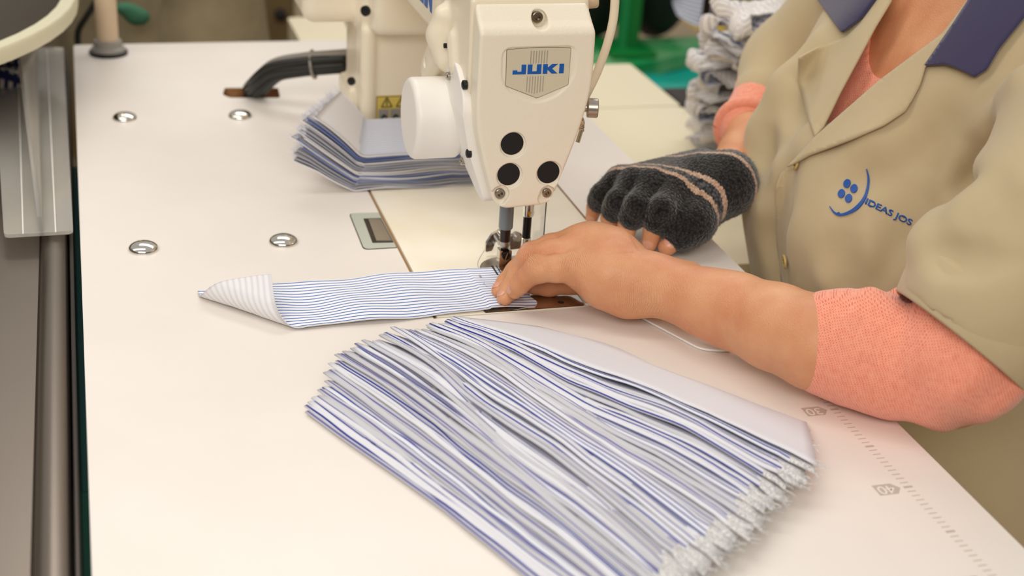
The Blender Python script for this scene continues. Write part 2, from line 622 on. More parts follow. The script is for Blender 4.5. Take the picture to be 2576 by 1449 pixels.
# ---------------------------------------------------------------- the sewing machine
mach = thing('sewing_machine', 'cream industrial sewing machine let into the white table', 'sewing machine', (0.36, 0.1, 0))
bm = bmesh.new()
box(bm, (BX0, BY0, -.04), (BX1, BY1, 0.0004), .0008, 2)
obj('bed', bm, M['bed'], mach, angle=30)
# slide plate and needle plate
bm = bmesh.new()
prism(bm, rrect(.3045, .0008, .3885, .05, .0015), [circle(.3708, .0085, .0026, 16)], .0004, .0012, lambda u, v, w: (u, v, w))
sp = obj('slide_plate', bm, M['polished'], mach)
bm = bmesh.new(); prism(bm, circle(.3708, .0085, .0027, 16), [], .0004, .0006, lambda u, v, w: (u, v, w)); obj('finger_hole', bm, M['dark'], sp)
bm = bmesh.new(); prism(bm, rrect(.3225, .0505, .3845, .1045, .0255, 8), [], .0004, .0007, lambda u, v, w: (u, v, w)); obj('needle_plate_gap', bm, M['dark'], mach)
bm = bmesh.new(); prism(bm, rrect(.3232, .0512, .3838, .1038, .025, 8), [], .0004, .0011, lambda u, v, w: (u, v, w)); npl = obj('needle_plate', bm, M['steel'], mach)
bm = bmesh.new()
for x in (.333, .337, .346, .350): box(bm, (x, .066, .0011), (x + .0015, .085, .0019), .0002)
obj('feed_dog', bm, M['darksteel'], mach)

# face plate
FP = [(.2985, .262), (.384, .262), (.3905, .225), (.3915, .172), (.3838, .137), (.3690, .091), (.3645, .0765), (.3255, .0745), (.3175, .080), (.3065, .116), (.2990, .147)]
FPo = round_poly(FP, [.004, .008, .02, .03, .03, .012, .006, .008, .006, .02, .02], 5)
S = Solid((.285, .02, .065), (.40, .062, .28), .0007)
S.poly(FPo, 1, .034, .055, .0028)
S.poly([(.02, .214), (.034, .2185), (.042, .2245), (.090, .270), (.02, .29)], 0, .28, .41, .0005, .004, 'cut')
# the soft shield-shaped recess round the badge
bp = [PY(*p, .035) for p in ((1275, 125), (1435, 120), (1428, 212), (1350, 245), (1272, 215))]
bxz = [(p[0], p[2]) for p in bp]
cx = sum(p[0] for p in bxz) / 5
rec = [(bxz[0][0] - .0035, bxz[0][1] + .0015), (bxz[1][0] + .005, bxz[1][1] + .0015), (bxz[2][0] + .005, bxz[2][1] + .006), (bxz[2][0] - .006, bxz[2][1] - .008), (bxz[3][0], bxz[3][1] - .005), (bxz[4][0] + .005, bxz[4][1] - .007), (bxz[4][0] - .0035, bxz[4][1] + .004)]
S.poly(round_poly(rec, .008), 1, .025, .0352, .0006, .0014, 'cut')
hol = []
for px, py in ((1289, 362), (1280, 439), (1380, 434)):
    q = PY(px, py, .035); hol.append(q)
    S.cyl((q[0] + .0006, .02, q[2] - .0008), (q[0] + .0006, .0358, q[2] - .0008), .0104, .0004, .0012, 'cut')
scr = []
for px, py, r in ((1257, 486, .0072), (1375, 484, .0062)):
    q = PY(px, py, .037); scr.append(q)
    S.cyl((q[0], .02, q[2]), (q[0], .0375, q[2]), r, .0004, .001, 'cut')
    S.cyl((q[0] - .002, .02, q[2] - .004), (q[0] - .002, .037, q[2] - .004), r * .9, .0004, .001, 'cut')
th = PY(1365, 56, .036)
S.cyl((th[0], .0, th[2]), (th[0], .050, th[2]), .0064, .0004, .001, 'cut')
fpo = solid_obj('face_plate', S, M['face'], mach)
for q in hol:
    bm = bmesh.new(); lathe(bm, (q[0], .0362, q[2]), (0, -1, 0), [(.0092, 0), (.0092, .0008), (.0087, .0013), (.0002, .0014)], 36); obj('rubber_plug', bm, M['black'], fpo, angle=40)
def socket_screw(q, y, r, par, ax=(0, -1, 0)):
    bm = bmesh.new()
    lathe(bm, (q[0], y, q[2]), ax, [(r, 0), (r, .003), (r * .88, .0034), (r * .5, .0034), (r * .42, .0012), (.0002, .0012)], 24)
    return obj('socket_screw', bm, M['screwsteel'], par, angle=35)
socket_screw(scr[0], .0385, .0042, fpo); socket_screw(scr[1], .0385, .0037, fpo); socket_screw(th + (.0008 * 0 - .001, 0, .001), .049, .0044, fpo)
# badge
yb = .0352
bm = bmesh.new()
top_ = [(bxz[0][0] + (bxz[1][0] - bxz[0][0]) * t, bxz[0][1] + (bxz[1][1] - bxz[0][1]) * t + .0009 * math.sin(PI * t)) for t in np.linspace(0, 1, 9)]
bo = round_poly(top_ + [bxz[2], bxz[3], bxz[4]], .0008, 2)
prism(bm, bo, [], yb, yb - .0012, lambda u, v, w: (u, w, v))
badge = obj('badge', bm, M['badge'], fpo)
bm = bmesh.new()
cxx, czz = (bxz[0][0] + bxz[1][0]) / 2, .19
bo2 = [(cxx + (u - cxx) * 1.015, czz + (v - czz) * 1.02) for u, v in bo]
prism(bm, bo2, [], yb, yb - .0008, lambda u, v, w: (u, w, v)); obj('badge_rim', bm, M['steel'], badge)
LET = [[(.95, 1), (1.45, 1), (1.45, 0), (0, 0), (0, .42), (.5, .42), (.5, .27), (.95, .27)],
       [(0, 1), (.5, 1), (.5, .27), (1.0, .27), (1.0, 1), (1.5, 1), (1.5, 0), (0, 0)],
       [(0, 0), (0, 1), (.5, 1), (.5, .62), (.98, 1), (1.62, 1), (1.0, .53), (1.62, 0), (.98, 0), (.5, .42), (.5, 0)],
       [(0, 0), (0, 1), (.5, 1), (.5, 0)]]
def juki(w, h, fn, t0, t1, par, name='lettering'):
    bm = bmesh.new()
    x = 0; tot = 1.45 + 1.5 + 1.62 + .5 + .54; sx = w / tot
    for g, adv in zip(LET, (1.45, 1.5, 1.62, .5)):
        b2 = bmesh.new()
        prism(b2, [((x + u) * sx, v * h) for u, v in g], [], t0, t1, fn)
        m_ = bpy.data.meshes.new('t'); b2.to_mesh(m_); b2.free(); bm.from_mesh(m_); bpy.data.meshes.remove(m_)
        x += adv + .18
    return obj(name, bm, M['blue'], par)
l0, l1 = PY(1289, 188, yb - .0012), PY(1417, 187, yb - .0012)
lt = PY(1350, 161.5, yb - .0012)
juki(l1[0] - l0[0], lt[2] - l0[2] - .0003, lambda u, v, w: (l0[0] + u, w, l0[2] + v + .0002), yb - .0012, yb - .0015, badge)
bm = bmesh.new()
for i in range(7):
    x = cxx - .0062 + i * .00215
    box(bm, (x - .0004, yb - .0015, .1935), (x + .0004, yb - .0012, .2035), 0)
    box(bm, (x - .0022, yb - .0015, .1695 + .0006 * abs(i - 3)), (x - .0014, yb - .0012, .1835), 0)
obj('badge_stripes', bm, M['silverink'], badge)

# head casting behind the face plate
S = Solid((.27, .03, .07), (.41, .22, .30), .0012)
FP2 = round_poly([(.2965, .275), (.386, .275), (.3925, .225), (.3935, .172), (.3855, .137), (.3705, .094), (.366, .079), (.3255, .077), (.3175, .082), (.304, .116), (.2965, .147)], .01, 4)
S.poly(FP2, 1, .0558, .17, .003)
S.poly([(.03, .2245), (.042, .2245), (.090, .268), (.03, .31)], 0, .27, .42, .0005, .003, 'cut')
S.box((.296, .15, .178), (.372, .25, .275), .012, .01)
# boss and rib on the side
b0 = PX(1118, 110, .2885)
S.cone((.292, .135, .176), .016, (.292, .165, .150), .014, .006, sq=(.45, 1, 1))
S.chain([(.2945, .125, .207), (.2925, .128, .190), (.2945, .118, .172)], [.010, .011, .008], .008)
S.cone((.2955, .098, .195), .006, (.2955, .090, .176), .006, .010)
S.cyl((.278, .155, .160), (.2893, .155, .160), .0042, .0003, .001, 'cut')
head = solid_obj('head_casting', S, M['arm'], mach)
for q, r in ((PX(1101, 62, .2925), .0026), (PX(1113, 115, .2885), .0020)):
    bm = bmesh.new(); lathe(bm, (q[0] + .004, q[1], q[2]), (-1, 0, 0), [(r, 0), (r, .0028), (.0002, .0030)], 16)
    obj('oil_hole', bm, M['dark'], head)

# arm, root block, column
S = Solid((.19, .13, -.004), (.46, .60, .30), .0022)
S.box((.2962, .15, .1745), (.372, .44, .272), .012)
S.box((.2855, .375, .120), (.425, .50, .272), .010, .012)
S.box((.2255, .43, .118), (.300, .56, .272), .014, .004)
S.box((.2800, .400, .0), (.425, .496, .16), .009, .004)
S.cone((.2865, .402, .0), .008, (.2865, .402, .118), .008, .004)
S.box((.2725, .43, .0), (.30, .496, .05), .005, .004)
S.cyl((.20, .455, .205), (.2275, .455, .205), .0035, .0005, .001, 'cut')
col = solid_obj('arm_and_column', S, M['arm'], mach)
for q, r in ((PY(923, 28, .374), .0052), (PY(887, 205, .398), .0042)):
    bm = bmesh.new(); lathe(bm, (q[0] - .0, q[1] + .002, q[2]), (-.7, -.7, 0), [(r, 0), (r, .003), (.0002, .0036)], 18)
    obj('rubber_plug', bm, M['black'], col)
bm = bmesh.new()
box(bm, (.2685, .40, .001), (.2775, .425, .034), .002)
obj('hinge_bracket', bm, M['greyplastic'], col)
# arm lettering on the side of the arm
k0 = PX(1092, 43, .2958)
L = .128
juki(L, .030, lambda u, v, w: (w, k0[1] - .016 + (L - u) , k0[2] + .001 + v), .2965, .2955, col)
# warning label on the column
w0, w1 = PY(947, 243, .398), PY(1036, 243, .398)
wb = PY(947, 298, .398)
lx0, lx1, lz1, lz0 = w0[0], w0[0] + .045, w0[2], wb[2] - .002
bm = bmesh.new(); box(bm, (lx0, .3985, lz0), (lx1, .4005, lz1)); lab = obj('warning_label', bm, M['yellow'], col)
tag(lab, 'yellow warning label')
bm = bmesh.new()
yy = .3984
for cx_ in (lx0 + .011, lx0 + .0265):
    hz = (lz1 - lz0)
    zb, zt = lz0 + hz * .55, lz1 - .0015
    w_ = .0055
    for a, b in (((cx_ - w_, zb), (cx_ + w_, zb)), ((cx_ + w_, zb), (cx_, zt)), ((cx_, zt), (cx_ - w_, zb))):
        tube(bm, [(a[0], yy, a[1]), (b[0], yy, b[1])], .0006, 4, 0)
    box(bm, (cx_ - .0006, yy - .0002, zb + .0015), (cx_ + .0006, yy, zt - .003))
box(bm, (lx0, yy - .0001, lz0), (lx0 + .0007, yy, lz1)); box(bm, (lx0, yy - .0001, lz1 - .0007), (lx1, yy, lz1))
obj('warning_triangle', bm, M['dark'], lab)
bm = bmesh.new()
for k in range(3): box(bm, (lx0 + .0025 + k * .0122, yy, lz0 + .0008), (lx0 + .0135 + k * .0122, yy + .0003, lz0 + (lz1 - lz0) * .47))
obj('pictogram_panel', bm, M['labelgrey'], lab)
bm = bmesh.new()
for k in range(3):
    x = lx0 + .006 + k * .0122
    tube(bm, [(x, yy - .0002, lz0 + .001), (x + .002, yy - .0002, lz0 + .005), (x + .005, yy - .0002, lz0 + .003)], .0011, 5, 3)
obj('pictogram', bm, M['dark'], lab)

# white solenoid cover and side plate
S = Solid((.255, .06, .085), (.31, .17, .18), .0008)
q0 = PY(1045, 290, .10)
S.cyl((.2645, .117, .1245), (.305, .117, .1245), .0335, .005)
cov = solid_obj('motor_cover', S, M['whiteplastic'], mach)
tag(cov, 'white rounded cylinder cover')
PL = [PX(*p, .297)[1:] for p in ((1122, 190), (1133, 165), (1152, 150), (1172, 160), (1192, 235), (1212, 330))]
pts = [PX(*p, .297)[1:] for p in ((1128, 196), (1133, 165), (1150, 150), (1168, 158), (1190, 220), (1201, 262))]
# plate outline in (y, z) on the side of the head, following the head's own lower contour
pl_ = [(.112, .150), (.108, .172), (.092, .1835), (.074, .178), (.056, .166), (.0500, .150), (.0500, .074), (.070, .072), (.085, .080), (.115, .105)]
S = Solid((.285, .05, .065), (.32, .125, .19), .0008)
S.poly(round_poly(pl_, .008), 0, .2925, .3045, .0015)
side = [(.2925 - .0, .19), (.2925, .150), (.2975, .118), (.3085, .082), (.313, .068)]
P_, Q_ = S.mesh()
# shear the lower part so that the plate hugs the tapering head
def headx(z): return np.interp(z, [.072, .082, .116, .147], [.0215, .0185, .0065, 0.0])
P_[:, 0] += headx(P_[:, 2])
plate = link_mesh('side_cover', fast_mesh('side_cover', P_, Q_), M['whiteplastic'], mach)
tag(plate, 'white side cover plate')
for (y, z) in ((.096, .166), (.094, .094)):
    bm = bmesh.new(); lathe(bm, (.2915 + float(headx(z)), y, z), (-1, 0, 0), [(.0034, -.002), (.0034, .0012), (.0026, .002), (.0012, .002), (.001, .001), (.0002, .001)], 16)
    obj('screw', bm, M['steel'], plate, angle=40)
for c_ in ((.2965, .058, .1705), (.3010, .0525, .116)):
    bm = bmesh.new(); lathe(bm, c_, (-1, 0, 0), [(.0036, 0), (.0036, .003), (.0024, .0038), (.0002, .0038)], 16)
    obj('rubber_stop', bm, M['black'], plate, angle=40)

# presser bar, foot, needle bar
def lathe_obj(name, base, prof, m, par, ax=(0, 0, 1), n=28):
    bm = bmesh.new(); lathe(bm, base, ax, prof, n); return obj(name, bm, m, par, angle=35)
pbx, pby = .3405, .0745
pb = lathe_obj('presser_bar', (pbx, pby, .0285), [(.0030, -.014), (.0030, -.0005), (.0044, 0), (.0045, .0115), (.0045, .05)], M['darksteel'], mach)
lathe_obj('bar_sleeve', (pbx, pby, .0405), [(.0056, 0), (.0060, .0012), (.0060, .045)], M['greysleeve'], pb)
lathe_obj('bar_collar', (pbx, pby, .0235), [(.0036, 0), (.0046, .002), (.0046, .0055)], M['steel'], pb)
bm = bmesh.new()
prism(bm, round_poly([(-.0052, -.0145), (.0052, -.0145), (.0052, .0035), (.0026, .0035), (.0026, .0005), (-.0026, .0005), (-.0026, .0035), (-.0052, .0035)], [.002, .002, .001, .0006, .0006, .0006, .0006, .001], 3), [], -.005, .0035, lambda u, v, w: (pbx + u, pby + w, .0185 + v))
foot = obj('presser_foot', bm, M['polished'], mach)
lathe_obj('clamp_screw', (pbx, pby - .005, .0178), [(.0036, 0), (.0036, .0016), (.003, .0022), (.0002, .0022)], M['blacksteel'], foot, (0, -1, 0))
bm = bmesh.new(); box(bm, (-.0004, -.0001, -.003), (.0004, .0003, .003), rot=Matrix.Rotation(.3, 3, 'Y'));
for v in bm.verts: v.co += Vector((pbx, pby - .0073, .0178))
obj('screw_slot', bm, M['steel'], foot)
bm = bmesh.new()
prism(bm, [(-.0125, .001), (-.011, -.0005), (.012, -.0005), (.0125, .0005), (.012, .0015), (-.010, .0012)], [], -.0035, .0035, lambda u, v, w: (pbx + w, pby - .002 + u * 1.0, .0032 + v))
box(bm, (pbx - .0022, pby - .004, .003), (pbx + .0022, pby + .003, .0062), .0006)
obj('foot_sole', bm, M['polished'], foot)
nbx, nby = .3615, .082
nb = lathe_obj('needle_bar', (nbx, nby, .0270), [(.0036, 0), (.0036, .05)], M['blacksteel'], mach)
lathe_obj('needle_clamp', (nbx, nby, .0145), [(.0030, 0), (.0043, .0012), (.0043, .0125), (.0036, .0130)], M['chrome'], nb)
lathe_obj('needle', (nbx, nby, .0015), [(.0002, 0), (.0006, .004), (.0006, .008), (.0011, .010), (.0011, .015)], M['chrome'], nb, n=10)
lathe_obj('bar_bushing', (nbx, nby, .0475), [(.0046, 0), (.0050, .0006), (.0050, .035)], M['chrome'], nb)
lathe_obj('grease_drop', (nbx, nby - .0032, .0480), [(.0002, 0), (.0018, .001), (.0022, .004), (.001, .008), (.0002, .009)], M['amber'], nb)
# wiper bracket and thread guide behind the foot
bm = bmesh.new()
prism(bm, round_poly([(0, 0), (.006, .001), (.0085, .009), (.016, .018), (.013, .0205), (.005, .016), (.0, .007)], .0015, 3), [], .0, .0035, lambda u, v, w: (.3335 + u, .106 + w, .0050 + v))
lathe(bm, (.347, .106, .017), (0, -1, 0), [(.0052, 0), (.0052, .006), (.0042, .007), (.0002, .007)], 20)
obj('wiper_bracket', bm, M['chrome'], mach, angle=35)
bm = bmesh.new()
prism(bm, round_poly([(0, 0), (.012, .001), (.012, .007), (.006, .009), (.004, .014), (-.002, .012)], .0015, 3), [], .0, .005, lambda u, v, w: (.3540 + u, .100 + w, .0085 + v))
lathe(bm, (.3585, .104, .0195), (.3, -1, 0), [(.0045, 0), (.0048, .004), (.0030, .006), (.0002, .006)], 18)
obj('thread_guide', bm, M['steel'], mach, angle=35)
# clear finger guard beside the needle bar
bm = bmesh.new()
prism(bm, rrect(.3690, .020, .3700, .078, .0004, 1), [], .060, .088, lambda u, v, w: (u, w, v))
obj('finger_guard', bm, mat('clear guard', (250, 250, 250), .05, trans=.97, ior=1.15), mach)
# thread tube, tension nut and lever on the operator side
ty = .052
tp = [PY(px, py, ty + .03) for px, py in ((1548, -120), (1548, -40), (1544, 40), (1528, 110), (1503, 180), (1478, 232), (1462, 262))]
bm = bmesh.new(); tube(bm, tp, .0036, 14, 5); obj('thread_tube', bm, M['arm'], mach, smooth=True)
kq = PY(1463, 272, .075)
lathe_obj('tension_knob', (kq[0], kq[1], kq[2] + .0005), [(.0035, -.01), (.0035, .004), (.0075, .0045), (.0080, .0052), (.0080, .0125), (.0074, .0132), (.0002, .0134)], M['steel'], mach, (1, -.25, 0), 32)
lq = PY(1466, 300, .07)
bm = bmesh.new()
lev = bm
for k in range(3): lathe(bm, (lq[0] - .002, lq[1], lq[2] - .002 - .003 * k), (.6, -.3, .25), [(.0042 - .0005 * k, 0), (.0044 - .0005 * k, .002), (.0030, .003)], 14)
a, b = PY(1464, 322, .068), PY(1453, 358, .066)
tube(bm, [a, b], .0018, 10, 0)
obj('lifting_lever', bm, M['chrome'], mach, angle=40)
kt = PY(1465, 2, .072)
lathe_obj('thread_nut', kt - np.array((0.0, 0, .0)), [(.004, -.012), (.004, 0), (.0062, .0005), (.0066, .002), (.0066, .011), (.006, .012), (.0002, .012)], M['pole'], mach, (1, -.1, .12), 24)

# small LED inside the head: lights the needle area
l = bpy.data.lights.new('needle_lamp', 'AREA'); l.size = .02; l.energy = 0.022; l.color = (0.9, 0.96, 1.0)
lo_ = bpy.data.objects.new('needle_lamp', l); C.objects.link(lo_); lo_.location = (.318, .12, .078)
lo_.rotation_euler = (Vector((.325, .085, 0)) - Vector(lo_.location)).to_track_quat('-Z', 'Y').to_euler()

# ---------------------------------------------------------------- cables through the slot
cab = thing('cable_bundle', 'bundle of black and grey cables arching from the table slot to the machine', 'cable', (.2, .58, 0))
ca = [PZ(634, 248, -.02), PZ(650, 228, .010), PZ(695, 190, .034), PZ(765, 176, .045), PZ(832, 170, .050), PZ(885, 166, .052)]
rnd = random.Random(4)
for k in range(7):
    a = 2 * PI * k / 7
    o1, o2 = math.cos(a) * .0088, math.sin(a) * .0088
    if k == 0: o1 = o2 = 0
    bm = bmesh.new(); tube(bm, [p + np.array((o1, o1 * .3, o2 + .006)) for p in ca], .0050 if k else .006, 9, 6)
    obj('cable', bm, M['greycable'] if k in (2,) else M['cable'], cab, smooth=True)
bm = bmesh.new()
cc = ca[3] + np.array((0.010, 0, .006)); dd = (ca[4] - ca[3]); dd /= np.linalg.norm(dd)
x_, y_, z_ = frame_of(dd)
tube(bm, [cc + np.array(x_ * math.cos(t) * .0150 + y_ * math.sin(t) * .0150) for t in np.linspace(0, 2 * PI, 17)], .0016, 6, 0, caps=False)
obj('cable_tie', bm, M['greyplastic'], cab, smooth=True)

# ---------------------------------------------------------------- thread stand pole
ps = thing('thread_stand', 'beige thread stand pole rising from the far corner of the table', 'thread stand', (.0395, .738, 0))
bp_ = PZ(274, 143)
bm = bmesh.new(); lathe(bm, (bp_[0], bp_[1] + .014, 0), (0, 0, 1), [(.0128, 0), (.0128, .45), (.0002, .451)], 28); obj('pole', bm, M['pole'], ps, angle=40)
bm = bmesh.new(); lathe(bm, (bp_[0], bp_[1] + .014, 0), (0, 0, 1), [(.0225, 0), (.0225, .0035), (.0205, .0045)], 32); obj('rubber_washer', bm, M['black'], ps, angle=30)
bm = bmesh.new(); lathe(bm, (bp_[0], bp_[1] + .014, .0045), (0, 0, 1), [(.0205, 0), (.0195, .003), (.0168, .005), (.0160, .012), (.0135, .013)], 32); obj('base_nut', bm, M['greyplastic'], ps, angle=30)

# ---------------------------------------------------------------- stainless side tray with rolled lip
tray = thing('steel_side_tray', 'long stainless steel tray with a rolled lip along the left edge of the table', 'tray', (-.06, .1, -.02))
bm = bmesh.new()
prof = [(-.30, -.010), (-.034, -.010), (-.0330, -.0115), (-.0320, -.0085)] + [(-.0215 + .0105 * math.cos(a), -.0085 + .0085 * math.sin(a)) for a in np.linspace(PI, 0.0, 12)] + [(-.0108, -.030), (-.0128, -.030)]
N = len(prof)
ys = (-.44, .775)
vs = [[bm.verts.new((x, y, z)) for x, z in prof] for y in ys]
for i in range(N - 1): bm.faces.new((vs[0][i], vs[0][i + 1], vs[1][i + 1], vs[1][i]))
obj('tray_sheet', bm, M['inox'], tray, angle=50)
bm = bmesh.new(); box(bm, (-.0092, -.44, -.05), (-.0062, .775, -.004), .0008); obj('edge_strip', bm, M['darksteel'], tray)
bm = bmesh.new(); box(bm, (-.30, -.44, -.035), (-.013, .775, -.012), .001); obj('tray_base', bm, M['darksteel'], tray)
for y in (-.36, .70):
    for x in (-.25, -.07):
        bm = bmesh.new(); box(bm, (x, y, FZ), (x + .035, y + .04, -.035), .002); obj('leg', bm, M['darksteel'], tray)
cr = thing('teal_crate', 'teal plastic crate glimpsed in the gap beside the table', 'crate', (.04, .3, -.5))
bm = bmesh.new()
box(bm, (-.052, -.065, -.30), (.10, .60, -.29)); box(bm, (-.052, -.065, -.30), (-.046, .60, -.09), .001); box(bm, (.094, -.065, -.30), (.10, .60, -.09), .001)
box(bm, (-.052, -.065, -.30), (.10, -.059, -.09), .001); box(bm, (-.052, .594, -.30), (.10, .60, -.09), .001)
obj('crate_body', bm, M['teal'], cr)
bm = bmesh.new(); box(bm, (-.052, -.065, -.092), (.10, .60, -.085), .002); obj('crate_lid', bm, M['teal'], cr)
for x in (-.03, .07):
    for y in (-.04, .56):
        bm = bmesh.new(); box(bm, (x, y, FZ), (x + .02, y + .02, -.30)); obj('leg', bm, M['darksteel'], cr)

# acrylic guard lying on the tray
ac = thing('acrylic_guard', 'clear acrylic tee-shaped guard lying on the steel tray', 'guard', (-.03, .3, -.005))
q = [PZ(*p, .006) for p in ((10, 592), (184, 582), (160, 120), (-20, 120))]
bm = bmesh.new(); prism(bm, round_poly([p[:2] for p in q], [.006, .006, .002, .002], 5), [], .0035, .0065, lambda u, v, w: (u, v, w)); obj('base_plate', bm, M['acrylic'], ac)
f0, f1 = PZ(100, 584, .0065), PZ(88, 118, .0065)
g0, g1 = PZ(96, 560, .012), PZ(30, 118, .030)
bm = bmesh.new()
vv = []
for dx in (0, .003):
    vv.append([bm.verts.new(p + np.array((dx, 0, 0))) for p in (f0, f1, f1 + (-.022, 0, .042), f0 + (-.0015, .01, .010))])
bm.faces.new(vv[0]); bm.faces.new(vv[1][::-1])
for i in range(4): bm.faces.new((vv[0][i], vv[0][(i + 1) % 4], vv[1][(i + 1) % 4], vv[1][i]))
obj('upright_fin', bm, M['acrylic'], ac)
bm = bmesh.new()
for pa, pb_ in (((58, 588), (44, 125)), ((140, 584), (118, 125))):
    a, b = PZ(*pa, .0068), PZ(*pb_, .0068)
    vs_ = [bm.verts.new(a + np.array((-.0005, 0, 0))), bm.verts.new(a + np.array((.0005, 0, 0))), bm.verts.new(b + np.array((.0005, 0, 0))), bm.verts.new(b + np.array((-.0005, 0, 0)))]
    bm.faces.new(vs_)
obj('glue_line', bm, M['whiteplastic'], ac)

# round dish on a stand in the near left corner of the background
dish = thing('thread_tray_dish', 'round cream-rimmed dark dish at the top left corner above the steel tray', 'dish', (-.1, .6, .06))
P1, P2, P3 = PZ(-20, 132, .10), PZ(100, 82, .10), PZ(196, -10, .10)
def circ3(a, b, c):
    ax, ay, bx, by, cx, cy = a[0], a[1], b[0], b[1], c[0], c[1]
    d = 2 * (ax * (by - cy) + bx * (cy - ay) + cx * (ay - by))
    ux = ((ax * ax + ay * ay) * (by - cy) + (bx * bx + by * by) * (cy - ay) + (cx * cx + cy * cy) * (ay - by)) / d
    uy = ((ax * ax + ay * ay) * (cx - bx) + (bx * bx + by * by) * (ax - cx) + (cx * cx + cy * cy) * (bx - ax)) / d
    return ux, uy, math.hypot(ax - ux, ay - uy)
ux, uy, ur = circ3(P1, P2, P3)
print('dish', ux, uy, ur)
M['dishrim'] = mat('cream dish rim', (226, 220, 190), 0.4)
M['dishdark'] = mat('dark dish inside', (66, 58, 48), 0.5)
bm = bmesh.new(); lathe(bm, (ux, uy, 0), (0, 0, 1), [(ur - .001, .085), (ur, .098), (ur - .002, .101), (ur - .016, .101), (ur - .018, .097), (ur - .014, .082)], 64, caps=False)
obj('rim', bm, M['dishrim'], dish, angle=40)
bm = bmesh.new(); lathe(bm, (ux, uy, 0), (0, 0, 1), [(ur - .016, .0975), (ur - .022, .085), (ur * .6, .078), (.0002, .077)], 64, caps=False)
obj('bowl', bm, M['dishdark'], dish, smooth=True)
bm = bmesh.new(); lathe(bm, (ux, uy, 0), (0, 0, 1), [(.02, -.012), (.02, .078)], 24)
obj('stem', bm, M['darksteel'], dish, angle=40)
bm = bmesh.new(); tube(bm, [PY(262, -30, .86), PY(225, 30, .86), PY(198, 75, .86), PY(196, 112, .86), PY(200, 160, .86)], .004, 8, 5); 
tag(obj('hanging_wire', bm, M['cable'], None, smooth=True), 'thin dark wire hanging behind the cream-rimmed dish', 'wire')

# gingham fabric heap on the tray
def stripes(name, base, line, pu=0.0047, duty=0.28, blur=0.04, rough=0.85, both=False, weave=900, line2=None):
    """cloth with woven stripes that run along u; v carries metres across"""
    m = mat(name, base, rough, spec=0.15, sheen=0.15)
    uv = nd(m, 'ShaderNodeUVMap')
    sep = nd(m, 'ShaderNodeSeparateXYZ'); lk(m, uv.outputs[0], sep.inputs[0])
    def band(src, p, d):
        a = nd(m, 'ShaderNodeMath', operation='DIVIDE'); lk(m, src, a.inputs[0]); a.inputs[1].default_value = p
        f = nd(m, 'ShaderNodeMath', operation='FRACT'); lk(m, a.outputs[0], f.inputs[0])
        s_ = nd(m, 'ShaderNodeMath', operation='SUBTRACT'); lk(m, f.outputs[0], s_.inputs[0]); s_.inputs[1].default_value = 0.5
        ab = nd(m, 'ShaderNodeMath', operation='ABSOLUTE'); lk(m, s_.outputs[0], ab.inputs[0])
        mr = nd(m, 'ShaderNodeMapRange'); lk(m, ab.outputs[0], mr.inputs[0])
        mr.inputs[1].default_value = d / 2 - blur; mr.inputs[2].default_value = d / 2 + blur
        mr.inputs[3].default_value = 1; mr.inputs[4].default_value = 0
        return mr.outputs[0]
    b = band(sep.outputs[1], pu, duty)
    if both:
        b2 = band(sep.outputs[0], pu, duty)
        mx = nd(m, 'ShaderNodeMath', operation='MAXIMUM'); lk(m, b, mx.inputs[0]); lk(m, b2, mx.inputs[1]); b = mx.outputs[0]
    mix = nd(m, 'ShaderNodeMix', data_type='RGBA'); lk(m, b, mix.inputs[0])
    mix.inputs[6].default_value = lin(base); mix.inputs[7].default_value = lin(line)
    lk(m, mix.outputs[2], bsdf(m).inputs['Base Color'])
    # twill weave relief
    mp = nd(m, 'ShaderNodeMapping'); lk(m, uv.outputs[0], mp.inputs[0]); mp.inputs['Rotation'].default_value = (0, 0, .9)
    wv = nd(m, 'ShaderNodeTexWave'); lk(m, mp.outputs[0], wv.inputs[0]); wv.inputs['Scale'].default_value = weave / 6.28 * 1.2; wv.inputs['Distortion'].default_value = .6
    bp2 = nd(m, 'ShaderNodeBump'); bp2.inputs['Strength'].default_value = 0.25; bp2.inputs['Distance'].default_value = 0.0002
    lk(m, wv.outputs[1], bp2.inputs['Height']); lk(m, bp2.outputs[0], bsdf(m).inputs['Normal'])
    return m
M['cloth_blue'] = stripes('blue striped shirting', (250, 250, 254), (42, 108, 192), duty=.27)
M['cloth_back'] = stripes('back of striped shirting', (240, 238, 240), (222, 221, 227), 0.0047, 0.4, 0.15)
M['cloth_fold'] = stripes('folded striped cloth', (230, 231, 238), (40, 50, 146), 0.0078, 0.19, 0.035)
M['cloth_pile'] = stripes('pile cloth', (246, 247, 252), (112, 124, 170), 0.0095, 0.32, 0.08)
M['cloth_end'] = mat('raw cloth end', (214, 214, 216), 0.9)
noise_color(M['cloth_end'], (188, 188, 194), (236, 234, 230), 700, .4, .6)
M['gingham'] = stripes('gingham cloth', (232, 226, 226), (44, 50, 110), 0.0085, 0.5, 0.05, both=True)


